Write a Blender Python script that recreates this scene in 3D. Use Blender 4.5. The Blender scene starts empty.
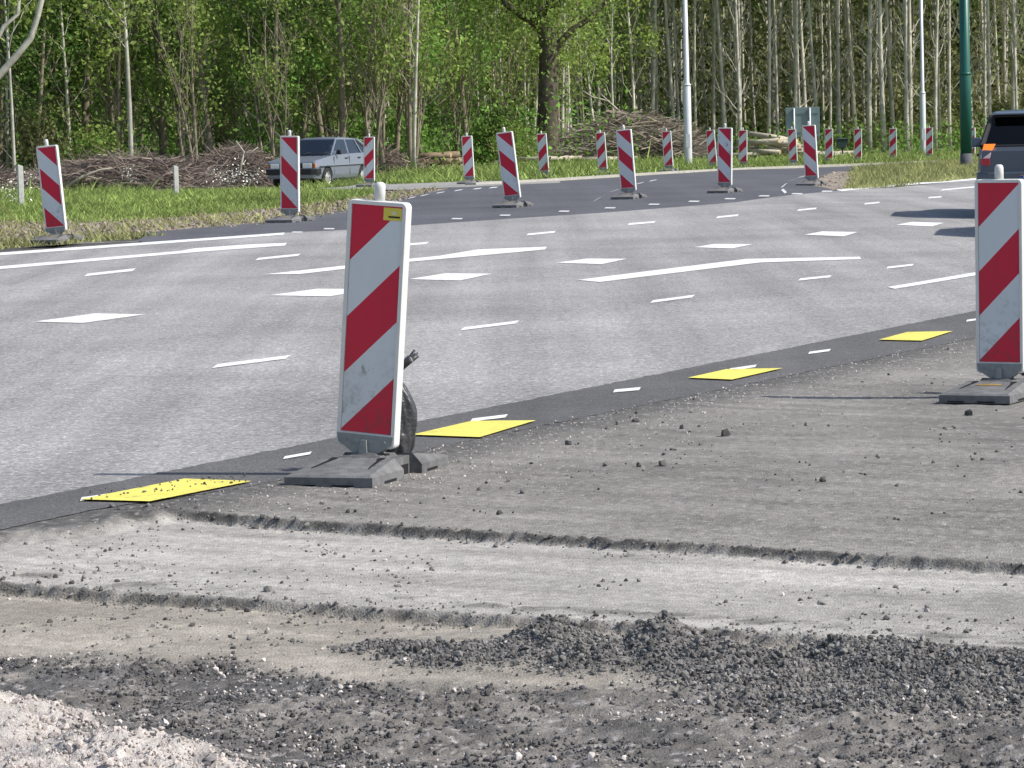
import bpy, bmesh, math, random
import numpy as np
from mathutils import Vector, Matrix
R = math.radians
rng = np.random.default_rng(7)
random.seed(7)
scene = bpy.context.scene
C = scene.collection

# ------------------------------------------------------------------ camera
F, HC, PITCH, ROLL = 3300.0, 1.4, math.atan((384 - 118) / 3300.0), R(1.5)
cam_d = bpy.data.cameras.new('camera'); cam = bpy.data.objects.new('camera', cam_d); C.objects.link(cam)
cam_d.sensor_width = 36; cam_d.lens = F / 1024 * 36; cam_d.clip_start = 0.5; cam_d.clip_end = 4000
cam.matrix_world = Matrix.Translation((0, 0, HC)) @ Matrix.Rotation(math.pi / 2 - PITCH, 4, 'X') @ Matrix.Rotation(-ROLL, 4, 'Z')
scene.camera = cam
CM = np.array(cam.matrix_world.to_3x3())

# ------------------------------------------------------------------ terrain
AY = [-100, 25, 34, 42, 56, 66, 74, 85, 96, 110, 130, 200, 5000]
AZ = [0, 0, .05, .1, .1, .05, 0, -.06, -.15, -.22, -.3, -.35, -.35]
KY = sorted(set([-100, -20] + list(range(0, 131, 2)) + [145, 160, 180, 200, 300, 600, 1500, 5000]))
KA = np.interp(KY, AY, AZ)
KX = [-3000, 4, 5.5, 7, 9, 3000]; KB = [0, 0, -.05, -.1, -.12, -.12]
def S(t):
    t = np.clip(t, 0, 1); return t * t * (3 - 2 * t)
def zr(x, y):                       # the road surface
    return np.interp(y, KY, KA) + np.interp(x, KX, KB)
def zg(x, y):                       # the verge, sinking towards the track the silver car is on
    return zr(x, y) - .30 * S((-x - 2.6) / 2.0) * S((y - 60) / 36.0)
def ray(u, v):
    d = CM @ np.array([u - 512.0, 384.0 - v, -F]); return d / d[1]
def P(u, v, fn=zr):
    d = ray(u, v); lo, hi = 3.0, 3000.0
    y = 3.0
    while y < 3000:
        if HC + d[2] * y < fn(d[0] * y, y): break
        lo = y; y *= 1.02
    hi = y
    for _ in range(30):
        m = (lo + hi) / 2
        if HC + d[2] * m < fn(d[0] * m, m): hi = m
        else: lo = m
    return np.array([d[0] * lo, lo])
def U(u, d, v=150):                 # lateral position of picture column u at distance d
    return ray(u, v)[0] * d

# ------------------------------------------------------------------ numpy noise
def vnoise(x, y, seed=0):
    xi = np.floor(x).astype(np.int64); yi = np.floor(y).astype(np.int64)
    fx = x - xi; fy = y - yi
    fx = fx * fx * (3 - 2 * fx); fy = fy * fy * (3 - 2 * fy)
    def h(a, b):
        n = (a * 374761393 + b * 668265263 + seed * 1442695041) & 0x7fffffff
        n = ((n ^ (n >> 13)) * 1274126177) & 0x7fffffff
        return ((n ^ (n >> 16)) & 0xffff) / 65535.0
    return (h(xi, yi) * (1 - fx) + h(xi + 1, yi) * fx) * (1 - fy) + (h(xi, yi + 1) * (1 - fx) + h(xi + 1, yi + 1) * fx) * fy
def fbm(x, y, s, o=4, seed=0):
    t = 0; a = 1; n = 0
    for k in range(o):
        t = t + a * vnoise(x * s + 17.3 * k, y * s - 9.1 * k, seed + k); n += a; a *= .5; s *= 2.03
    return t / n

# ------------------------------------------------------------------ materials
def mat(name, col, rough=.8, spec=.3, metal=0.0, var=.0, vscale=20, bump=0.0, bscale=60, attr=None, transl=0.0, emit=None, island=0.0, coat=0, wear=None):
    m = bpy.data.materials.new(name); m.use_nodes = True
    nt = m.node_tree; N = nt.nodes; L = nt.links
    b = N['Principled BSDF']
    b.inputs['Roughness'].default_value = rough
    b.inputs['Specular IOR Level'].default_value = spec
    b.inputs['Metallic'].default_value = metal
    if coat: b.inputs['Coat Weight'].default_value = coat; b.inputs['Coat Roughness'].default_value = .05
    out = None
    if attr:
        a = N.new('ShaderNodeAttribute'); a.attribute_name = attr; out = a.outputs['Color']
    else:
        c = N.new('ShaderNodeRGB'); c.outputs[0].default_value = (*col, 1); out = c.outputs[0]
    tc = N.new('ShaderNodeTexCoord')
    def mul(src, fac):
        x = N.new('ShaderNodeMix'); x.data_type = 'RGBA'; x.blend_type = 'MULTIPLY'; x.inputs[0].default_value = 1
        L.new(src, x.inputs[6]); L.new(fac, x.inputs[7]); return x.outputs[2]
    if var:
        for sc_, st in ((vscale, var), (vscale * .13, var * .8)):
            n = N.new('ShaderNodeTexNoise'); n.inputs['Scale'].default_value = sc_; n.inputs['Detail'].default_value = 6; n.inputs['Roughness'].default_value = .65
            L.new(tc.outputs['Object'], n.inputs['Vector'])
            r = N.new('ShaderNodeMapRange'); r.inputs[1].default_value = .3; r.inputs[2].default_value = .7
            r.inputs[3].default_value = 1 - st; r.inputs[4].default_value = 1 + st
            L.new(n.outputs['Fac'], r.inputs[0]); out = mul(out, r.outputs[0])
    if island:
        g = N.new('ShaderNodeNewGeometry')
        r = N.new('ShaderNodeMapRange'); r.inputs[3].default_value = 1 - island; r.inputs[4].default_value = 1 + island
        L.new(g.outputs['Random Per Island'], r.inputs[0]); out = mul(out, r.outputs[0])
    if wear:
        n = N.new('ShaderNodeTexNoise'); n.inputs['Scale'].default_value = wear[0]; n.inputs['Detail'].default_value = 8; n.inputs['Roughness'].default_value = .72
        L.new(tc.outputs['Object'], n.inputs['Vector'])
        r = N.new('ShaderNodeMapRange'); r.inputs[1].default_value = wear[1]; r.inputs[2].default_value = wear[1] + .07; L.new(n.outputs['Fac'], r.inputs[0])
        x = N.new('ShaderNodeMix'); x.data_type = 'RGBA'; L.new(r.outputs[0], x.inputs[0]); L.new(out, x.inputs[6]); x.inputs[7].default_value = (*wear[2], 1); out = x.outputs[2]
    L.new(out, b.inputs['Base Color'])
    if bump:
        n = N.new('ShaderNodeTexNoise'); n.inputs['Scale'].default_value = bscale; n.inputs['Detail'].default_value = 5
        L.new(tc.outputs['Object'], n.inputs['Vector'])
        q = N.new('ShaderNodeBump'); q.inputs['Strength'].default_value = bump; q.inputs['Distance'].default_value = .01
        L.new(n.outputs['Fac'], q.inputs['Height']); L.new(q.outputs['Normal'], b.inputs['Normal'])
    if emit:
        b.inputs['Emission Color'].default_value = (*emit[0], 1); b.inputs['Emission Strength'].default_value = emit[1]
    if transl:
        t = N.new('ShaderNodeBsdfTranslucent'); L.new(out, t.inputs['Color'])
        mx = N.new('ShaderNodeMixShader'); mx.inputs[0].default_value = transl
        L.new(b.outputs[0], mx.inputs[1]); L.new(t.outputs[0], mx.inputs[2])
        L.new(mx.outputs[0], N['Material Output'].inputs['Surface'])
    return m

def asphalt(name, col, speck=(.5, .5, .5), sp_amt=.35, sp_scale=55, streak=.12, ang=28.5, patch=.12, bump=.5, spthr=.62):
    m = bpy.data.materials.new(name); m.use_nodes = True
    nt = m.node_tree; N = nt.nodes; L = nt.links; b = N['Principled BSDF']
    b.inputs['Roughness'].default_value = .85; b.inputs['Specular IOR Level'].default_value = .25
    tc = N.new('ShaderNodeTexCoord')
    def noise(scale, detail=4, vec=None, rough=.6):
        n = N.new('ShaderNodeTexNoise'); n.inputs['Scale'].default_value = scale; n.inputs['Detail'].default_value = detail; n.inputs['Roughness'].default_value = rough
        L.new(vec or tc.outputs['Object'], n.inputs['Vector']); return n.outputs['Fac']
    def rng_(src, a, b_, c, d):
        r = N.new('ShaderNodeMapRange'); r.inputs[1].default_value = a; r.inputs[2].default_value = b_; r.inputs[3].default_value = c; r.inputs[4].default_value = d
        L.new(src, r.inputs[0]); return r.outputs[0]
    def mix(f, a, b_, typ='MIX'):
        x = N.new('ShaderNodeMix'); x.data_type = 'RGBA'; x.blend_type = typ
        if isinstance(f, float): x.inputs[0].default_value = f
        else: L.new(f, x.inputs[0])
        for k, s in ((6, a), (7, b_)):
            if isinstance(s, tuple): x.inputs[k].default_value = (*s, 1)
            else: L.new(s, x.inputs[k])
        return x.outputs[2]
    mp = N.new('ShaderNodeMapping'); mp.inputs['Rotation'].default_value = (0, 0, R(ang)); mp.inputs['Scale'].default_value = (1.6, .035, 1)
    L.new(tc.outputs['Object'], mp.inputs['Vector'])
    c = mix(rng_(noise(sp_scale, 2), spthr - .06, spthr + .08, 0, 1), tuple(col), tuple(speck))
    c = mix(1.0, c, rng_(noise(sp_scale * .8, 3), .3, .7, 1 - sp_amt, 1 + sp_amt), 'MULTIPLY')
    c = mix(1.0, c, rng_(noise(sp_scale * .25, 3), .3, .7, 1 - sp_amt * .4, 1 + sp_amt * .4), 'MULTIPLY')
    c = mix(1.0, c, rng_(noise(1.0, 5, mp.outputs[0]), .3, .7, 1 - streak, 1 + streak), 'MULTIPLY')
    c = mix(1.0, c, rng_(noise(.35, 5), .3, .7, 1 - patch, 1 + patch), 'MULTIPLY')
    L.new(c, b.inputs['Base Color'])
    q = N.new('ShaderNodeBump'); q.inputs['Strength'].default_value = bump; q.inputs['Distance'].default_value = .012
    L.new(noise(sp_scale * .9, 4), q.inputs['Height']); L.new(q.outputs['Normal'], b.inputs['Normal'])
    return m

def glass(name, tint=(.5, .6, .6), add=.05, rough=.02):
    m = bpy.data.materials.new(name); m.use_nodes = True
    nt = m.node_tree; N = nt.nodes; L = nt.links; N.remove(N['Principled BSDF'])
    t = N.new('ShaderNodeBsdfTransparent'); t.inputs[0].default_value = (*tint, 1)
    g = N.new('ShaderNodeBsdfGlossy'); g.inputs['Roughness'].default_value = rough
    fr = N.new('ShaderNodeFresnel'); fr.inputs[0].default_value = 1.5
    ad = N.new('ShaderNodeMath'); ad.operation = 'ADD'; ad.inputs[1].default_value = add; L.new(fr.outputs[0], ad.inputs[0])
    mx = N.new('ShaderNodeMixShader'); L.new(ad.outputs[0], mx.inputs[0]); L.new(t.outputs[0], mx.inputs[1]); L.new(g.outputs[0], mx.inputs[2])
    L.new(mx.outputs[0], N['Material Output'].inputs['Surface']); return m

# ------------------------------------------------------------------ object helpers
def tag(o, label=None, cat=None, group=None, kind=None):
    if label: o['label'] = label
    if cat: o['category'] = cat
    if group: o['group'] = group
    if kind: o['kind'] = kind
    return o
def empty(name, loc=(0, 0, 0), rz=0, **k):
    o = bpy.data.objects.new(name, None); C.objects.link(o); o.empty_display_size = .2
    o.location = loc; o.rotation_euler = (0, 0, rz); return tag(o, **k)
KIDS = {}
def link(name, me, parent=None, mats=()):
    o = bpy.data.objects.new(name, me); C.objects.link(o)
    for m in mats: me.materials.append(m)
    if parent is not None:
        o.parent = parent; KIDS.setdefault(parent.name, []).append(o)
    return o
def dup(root, parent=None):
    r = root.copy(); C.objects.link(r)
    if parent is not None:
        r.parent = parent; KIDS.setdefault(parent.name, []).append(r)
    for ch in list(KIDS.get(root.name, ())): dup(ch, r)
    return r
def np_mesh(name, V, Fq, cols=None, smooth=False, mi=None):
    me = bpy.data.meshes.new(name); V = np.asarray(V, np.float32); Fq = np.asarray(Fq, np.int32)
    k = Fq.shape[1]
    me.vertices.add(len(V)); me.vertices.foreach_set('co', V.ravel())
    me.loops.add(Fq.size); me.loops.foreach_set('vertex_index', Fq.ravel())
    me.polygons.add(len(Fq)); me.polygons.foreach_set('loop_start', np.arange(0, Fq.size, k, dtype=np.int32))
    me.polygons.foreach_set('use_smooth', np.full(len(Fq), smooth))
    if mi is not None: me.polygons.foreach_set('material_index', np.asarray(mi, np.int32))
    me.update(calc_edges=True)
    if cols is not None:
        a = me.color_attributes.new('Col', 'FLOAT_COLOR', 'POINT')
        a.data.foreach_set('color', np.hstack([cols, np.ones((len(V), 1))]).astype(np.float32).ravel())
    return me
class MB:
    def __init__(s): s.v = []; s.f = []; s.m = []; s.sm = []
    def add(s, vs, fs, m=0, smooth=False):
        o = len(s.v); s.v += [tuple(map(float, p)) for p in vs]
        for f in fs: s.f.append(tuple(i + o for i in f)); s.m.append(m); s.sm.append(smooth)
        return s
    def box(s, a, b, m=0, taper=None):
        (x0, y0, z0), (x1, y1, z1) = a, b
        t = taper or (0, 0)
        vs = [(x0, y0, z0), (x1, y0, z0), (x1, y1, z0), (x0, y1, z0), (x0 + t[0], y0 + t[1], z1), (x1 - t[0], y0 + t[1], z1), (x1 - t[0], y1 - t[1], z1), (x0 + t[0], y1 - t[1], z1)]
        return s.add(vs, [(3, 2, 1, 0), (4, 5, 6, 7), (0, 1, 5, 4), (1, 2, 6, 5), (2, 3, 7, 6), (3, 0, 4, 7)], m)
    def tube(s, pts, rad, n=6, m=0, smooth=True, caps=True):
        pts = [Vector(p) for p in pts]; vs = []; fs = []
        if not hasattr(rad, '__len__'): rad = [rad] * len(pts)
        up = None
        for i, p in enumerate(pts):
            d = (pts[min(i + 1, len(pts) - 1)] - pts[max(i - 1, 0)]).normalized()
            if up is None: up = d.orthogonal().normalized()
            up = (up - d * up.dot(d)).normalized(); w = d.cross(up)
            for k in range(n):
                a = 2 * math.pi * k / n; vs.append(p + (up * math.cos(a) + w * math.sin(a)) * rad[i])
        for i in range(len(pts) - 1):
            for k in range(n):
                fs.append((i * n + k, i * n + (k + 1) % n, (i + 1) * n + (k + 1) % n, (i + 1) * n + k))
        s.add(vs, fs, m, smooth)
        if caps:
            o = len(s.v) - len(vs)
            s.f.append(tuple(o + k for k in reversed(range(n)))); s.m.append(m); s.sm.append(False)
            e = o + (len(pts) - 1) * n
            s.f.append(tuple(e + k for k in range(n))); s.m.append(m); s.sm.append(False)
        return s
    def poly_prism(s, pts, axis, a, b, m=0):
        n = len(pts)
        def mk(p, t): return {0: (t, p[0], p[1]), 1: (p[0], t, p[1]), 2: (p[0], p[1], t)}[axis]
        vs = [mk(p, a) for p in pts] + [mk(p, b) for p in pts]
        fs = [tuple(range(n)), tuple(reversed(range(n, 2 * n)))] + [(i, i + n, (i + 1) % n + n, (i + 1) % n) for i in range(n)]
        return s.add(vs, fs, m)
    def mesh(s, name, fix=True):
        me = bpy.data.meshes.new(name); me.from_pydata(s.v, [], s.f)
        me.polygons.foreach_set('material_index', s.m); me.polygons.foreach_set('use_smooth', s.sm)
        if fix:
            bm = bmesh.new(); bm.from_mesh(me); bmesh.ops.recalc_face_normals(bm, faces=bm.faces); bm.to_mesh(me); bm.free()
        return me
    def build(s, name, mats, parent=None, bevel=0, fix=True):
        mats = mats if isinstance(mats, (list, tuple)) else [mats]
        o = link(name, s.mesh(name, fix), parent, mats)
        if bevel:
            b = o.modifiers.new('bevel', 'BEVEL'); b.width = bevel; b.segments = 2; b.limit_method = 'ANGLE'; b.angle_limit = R(40)
        return o

# ------------------------------------------------------------------ ground sheets
def sheet(name, poly, off, m, fn=zr, step=None, pix=True, jag=0):
    pts = [P(*q, fn=fn) for q in poly] if pix else [np.array(q) for q in poly]
    if jag:
        q = []
        for a, b in zip(pts, pts[1:] + pts[:1]):
            n = max(1, int(np.linalg.norm(b - a) / (jag * 2)))
            for k in range(n):
                q.append(a + (b - a) * k / n + (rng.normal(0, jag * .35, 2) if k else 0))
        pts = q
    bm = bmesh.new()
    bm.faces.new([bm.verts.new((p[0], p[1], 0)) for p in pts])
    ys = [p[1] for p in pts]; xs = [p[0] for p in pts]
    ky = KY if step is None else np.arange(math.floor(min(ys)), max(ys), step)
    kx = KX if step is None else np.arange(math.floor(min(xs)), max(xs), step)
    for y in ky:
        if min(ys) < y < max(ys):
            bmesh.ops.bisect_plane(bm, geom=bm.verts[:] + bm.edges[:] + bm.faces[:], plane_co=(0, y, 0), plane_no=(0, 1, 0))
    for x in kx:
        if min(xs) < x < max(xs):
            bmesh.ops.bisect_plane(bm, geom=bm.verts[:] + bm.edges[:] + bm.faces[:], plane_co=(x, 0, 0), plane_no=(1, 0, 0))
    bmesh.ops.triangulate(bm, faces=bm.faces)
    for v in bm.verts: v.co.z = float(fn(v.co.x, v.co.y)) + off
    for f in bm.faces:
        if f.normal.z < 0: f.normal_flip()
    me = bpy.data.meshes.new(name); bm.to_mesh(me); bm.free()
    for p in me.polygons: pass
    o = link(name, me, None, [m]); o['kind'] = 'structure'
    return o

M = {}
M['road'] = asphalt('road_asphalt', (.285, .275, .27), (.56, .54, .52), .34, 60, .2, patch=.2)
M['new'] = asphalt('new_asphalt', (.098, .099, .112), (.2, .2, .2), .22, 60, .10, patch=.14, bump=.3)
M['strip'] = asphalt('strip_asphalt', (.118, .115, .116), (.23, .22, .21), .3, 90, .16, patch=.25)
M['mark'] = mat('white_marking_paint', (.80, .80, .79), .7, var=.08, vscale=30, wear=(16, .56, (.44, .43, .42)))
M['markold'] = mat('worn_marking_paint', (.62, .62, .62), .7, var=.2, vscale=40)
M['yellow'] = mat('yellow_marking_tape', (.80, .70, .14), .65, var=.16, vscale=25, wear=(13, .585, (.40, .35, .16)))
M['track'] = asphalt('track_grey', (.30, .29, .27), (.4, .4, .38), .2, 20, .1)
M['dirt'] = mat('dry_soil', (.30, .255, .21), .95, .1, var=.35, vscale=3, bump=1, bscale=12)
M['soil'] = mat('verge_soil', (.13, .15, .06), .95, .1, var=.45, vscale=1.5, bump=1, bscale=8)
M['kerb'] = mat('kerb_concrete', (.42, .40, .36), .9, .2, var=.15, vscale=4)

# the base ground, one sheet to the horizon
gx = np.concatenate([[-3000, -1500, -600, -300], np.arange(-160, -20, 10), np.arange(-20, 20, 1.0), np.arange(20, 170, 10), [300, 600, 1500, 3000]])
gx = np.unique(np.concatenate([gx, KX])); gy = np.unique(np.array(KY + [16, 20, 24], float))
GX, GY = np.meshgrid(gx, gy)
GZ = zg(GX, GY) - np.where(GY <= 40, .5, 0) - .02
V = np.stack([GX, GY, GZ], -1).reshape(-1, 3); w = len(gx)
idx = (np.arange(len(gy) - 1)[:, None] * w + np.arange(w - 1)[None]).ravel()
ground = link('ground', np_mesh('ground', V, np.stack([idx, idx + 1, idx + w + 1, idx + w], 1)), None, [M['soil']])
tag(ground, 'green and brown soil of the verges and the wood floor', kind='structure')

FAR_EDGE = [(-700, 307), (-250, 275), (0, 256), (150, 243.5), (285, 233.5), (350, 230.5), (480, 221.5), (610, 213), (736, 203), (824, 192.5), (845, 191), (975, 180), (1024, 176.2), (1300, 155)]
tag(sheet('main_road', FAR_EDGE + [(1500, 215), (1024, 306), (975, 316), (0, 512), (-200, 552), (-900, 694)], .010, M['road']), 'wide worn grey asphalt road crossing the picture diagonally')
tag(sheet('exit_road', [(138, 241), (150, 232.5), (250, 224), (320, 214.5), (345, 210), (385, 201), (415, 196), (452, 188), (506, 184), (560, 181), (680, 173.5), (750, 169.5), (890, 164.5), (940, 162.3), (1060, 158.6),
      (1060, 161.2), (890, 166), (850, 170), (838, 178), (840, 186), (850, 192), (824, 193.5), (736, 204), (610, 214.5), (480, 223), (350, 232), (285, 235), (150, 245)], .005, M['new']), 'fresh black asphalt of the exit lane behind the beacons')
tag(sheet('asphalt_strip', [(-900, 686), (-200, 548), (0, 508), (975, 313), (1024, 303.5), (1500, 208), (1500, 228), (1024, 329), (960, 343), (780, 380), (540, 429), (250, 490), (95, 513), (-200, 578), (-900, 742)], .014, M['strip'], jag=.02), 'dark asphalt strip along the near edge of the road')
tag(sheet('dirt_verge', [(-60, 252), (0, 244), (60, 238), (150, 234), (250, 227), (320, 219), (352, 213), (400, 203), (455, 190), (440, 186), (400, 190), (352, 199), (300, 206), (240, 212), (150, 219), (60, 224), (0, 222), (-60, 226)], -.006, M['dirt'], jag=.12), 'bare brown soil between the grass and the new asphalt')
tag(sheet('dirt_patch', [(812, 186), (822, 176), (838, 171.5), (856, 172), (862, 181), (858, 190.5), (840, 192)], .008, M['dirt'], jag=.08), 'bare soil at the tip of the grass island')
tag(sheet('side_track', [(150, 196), (250, 189.5), (330, 190.5), (400, 190), (470, 187), (560, 183), (560, 180.5), (470, 181.5), (390, 184.5), (330, 185), (250, 184), (150, 189)], .006, M['track'], fn=zg, step=1.0), 'pale grey side track on which the silver car stands')
# kerb: a real raised edge on the far side of the exit road
kb = MB(); kp = [P(*q) for q in [(476, 185), (506, 183.6), (560, 180.6), (620, 176.8), (680, 173), (750, 169.2), (820, 166.6), (890, 164.1), (940, 162)]]
for a, b in zip(kp, kp[1:]):
    d = (b - a) / np.linalg.norm(b - a); n = np.array([-d[1], d[0]]) * .28
    if n[1] < 0: n = -n
    za, zb = zr(*a), zr(*b)
    kb.add([(*a, za - .1), (*b, zb - .1), (*(b + n), zb - .1), (*(a + n), za - .1), (*a, za + .05), (*b, zb + .05), (*(b + n), zb + .05), (*(a + n), za + .05)],
           [(4, 5, 6, 7), (0, 1, 5, 4), (2, 3, 7, 6), (0, 4, 7, 3), (1, 2, 6, 5)])
tag(kb.build('kerb', M['kerb']), 'low pale concrete kerb along the far side of the black asphalt', kind='structure')

# ------------------------------------------------------------------ painted markings
def mark(poly, m, label, group, off=.014):
    o = sheet('road_marking', poly, off, m); tag(o, label, None, group); return o
def dash(u0, v0, u1, v1, w):
    return [(u0, v0 + w * .45), (u0 + (u1 - u0) * .07, v0 - w * .5), (u1, v1 - w * .45), (u1 - (u1 - u0) * .07, v1 + w * .5)]
for q in [(212, 368.5, 291, 359, 4.2), (460, 331, 519.5, 324, 3.4), (650, 303.5, 695, 297.8, 3), (798, 281.2, 832, 277.8, 2.5), (886, 269.3, 914, 266.3, 2.3)]:
    mark(dash(*q), M['mark'], 'short white lane dash in the row nearest the dark strip', 'near lane dashes')
for q in [(84, 276.5, 136, 271, 3), (255, 260.5, 301, 256, 2.6), (385, 247.5, 429, 244.2, 2.5), (526, 235.8, 556, 233, 2.2), (627, 225.4, 656, 223, 2.1), (716, 218.4, 739, 216.2, 2), (797, 211.3, 817, 209.4, 1.8), (864, 204.8, 880, 203.4, 1.6), (928, 198.6, 942, 197.6, 1.5), (940, 190.8, 985, 187, 1.8)]:
    mark(dash(*q), M['mark'], 'short white lane dash in the row farther across the road', 'far lane dashes')
for q in [[(34, 323.5), (95, 315.2), (146, 316.2), (83, 324.8)], [(269, 297), (318, 290.3), (372, 291), (330, 298)], [(409, 280.7), (445, 274.8), (492, 275.2), (460, 282)],
          [(556, 264.2), (587, 260), (627, 260.2), (602, 265.6)], [(694, 248.6), (714, 245.3), (753, 245.5), (732, 249.8)], [(804, 236), (822, 232.6), (858, 233.2), (844, 237.6)], [(896, 226), (912, 223), (944, 224), (932, 227.6)]]:
    mark(q, M['mark'], 'broad white block mark in the row across the middle of the road', 'white block marks')
mark([(577, 281.5), (747, 260.3), (860, 258.2), (861, 260.6), (760, 264), (600, 283.6)], M['mark'], 'long white tapering line in the middle of the road right of centre', 'long white lines')
mark([(262, 276), (345, 267), (440, 257), (478, 250.7), (547, 248), (545, 250.8), (490, 256), (400, 264), (300, 275.5)], M['mark'], 'long white tapering line running behind the front beacon', 'long white lines')
mark([(-60, 272.5), (0, 267.6), (180, 252.2), (195, 249.5), (250, 245.6), (287, 244), (285, 246.8), (200, 253), (0, 270.6), (-60, 275.5)], M['mark'], 'long white tapering line at the left below the verge', 'long white lines')
mark([(-60, 258.5), (0, 253.8), (285, 233.6), (283, 236), (0, 256.6), (-60, 261.5)], M['mark'], 'white edge line along the left verge', 'long white lines')
mark([(836, 190.6), (900, 184.6), (1060, 171.4), (1060, 173.4), (900, 186.4), (842, 192)], M['mark'], 'white edge line beside the grass island', 'long white lines')
mark([(887, 288.8), (978, 273.4), (1080, 257.5), (1080, 260.5), (978, 276.6), (895, 290.6)], M['mark'], 'white line at the right leading behind the right beacon', 'long white lines')
for q in [(470, 424, 508, 419.5, 3.5), (613, 394.5, 641, 392, 3.2), (728, 373, 757, 369, 2.8), (808, 356, 831, 353, 2.5), (897, 341, 915, 338, 2.2), (966, 323.5, 984, 321, 2.2), (283, 462, 312, 457, 3), (80, 504, 108, 500, 4)]:
    mark(dash(*q), M['mark'], 'small old white dash on the dark strip', 'small dashes on the dark strip', .018)
for i, q in enumerate([[(80, 505), (185, 484), (252, 486.5), (150, 507)], [(412, 439.5), (472, 425.5), (536, 425), (480, 442)], [(688, 381.7), (727, 373), (783, 372), (732, 383.7)], [(879, 343.2), (907, 335.5), (953, 334.5), (922, 344.2)]]):
    mark(q, M['yellow'], ['dusty yellow block mark nearest the trench', 'yellow block mark just right of the front beacon', 'yellow block mark in the middle of the dark strip', 'yellow block mark left of the right beacon'][i], 'yellow block marks', .022)
for u, v in [(297, 233), (329, 229.6), (457, 219.5), (505, 216), (564, 212), (610, 208.6), (654, 205), (694, 202), (730, 199.4), (764, 196.6), (797, 194.4), (827, 191.9)]:
    mark([(u - 6, v + .6), (u - 4, v - .6), (u + 6, v - .5), (u + 4.5, v + .7)], M['markold'], 'small white dash at the edge of the black asphalt', 'small dashes at the exit', .012)
for a, b in [((594, 202), (600, 198)), ((602, 197), (609, 193.6)), ((611, 192.6), (618, 190)), ((624, 187.8), (630, 186)), ((637, 184.5), (643, 183)), ((650, 181.6), (656, 180.4)), ((409, 199), (415, 197.6)), ((421, 196.6), (428, 195)), ((437, 193.8), (444, 192.5)), ((455, 191.4), (462, 190.3)), ((474, 189.6), (481, 188.9)), ((490, 188.4), (497, 187.8)),
             ((786, 193.6), (782, 190)), ((782, 188), (786, 184)), ((788, 182.6), (796, 179)), ((799, 178), (806, 176))]:
    mark([(a[0] - 1.6, a[1] + .6), (a[0] + 1, a[1] - .6), (b[0] + 1.6, b[1] - .6), (b[0] - 1, b[1] + .6)], M['markold'], 'small white chalk dash on the black asphalt', 'chalk dashes on the exit', .012)

# ------------------------------------------------------------------ the dug-up foreground
def seg(a, b):
    A, B = P(*a), P(*b); d = (B - A) / np.linalg.norm(B - A); n = np.array([d[1], -d[0]])
    if n[1] > 0: n = -n
    return A, d, n                   # n points towards the camera
A1, D1, N1 = seg((150, 512), (1024, 565)); A2, D2, N2 = seg((0, 575), (1024, 640)); A3, D3, N3 = seg((0, 640), (1024, 668))
AE, DE, NE = seg((250, 487), (780, 377))
HEAP = [(390, 655, .028, .14, .09), (430, 660, .042, .13, .12), (470, 664, .055, .16, .14), (520, 662, .07, .12, .16), (552, 658, .12, .13, .17), (600, 668, .07, .16, .17), (664, 664, .135, .12, .19), (715, 672, .085, .17, .2), (775, 682, .06, .2, .26), (850, 668, .085, .12, .22), (900, 672, .085, .2, .28), (975, 680, .08, .2, .3), (1060, 682, .08, .3, .3), (900, 710, .04, .4, .2)]
HEAP = [(*P(u, v, lambda x, y: zr(x, y) - .075), h, rx, ry) for u, v, h, rx, ry in HEAP]
PK = [(*P(u, v, lambda x, y: zr(x, y) - .075), h, rx, ry) for u, v, h, rx, ry in [(15, 738, .08, .2, .13), (110, 772, .085, .27, .14), (-60, 745, .12, .3, .3), (180, 790, .05, .25, .15), (60, 800, .08, .4, .2)]]
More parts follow.
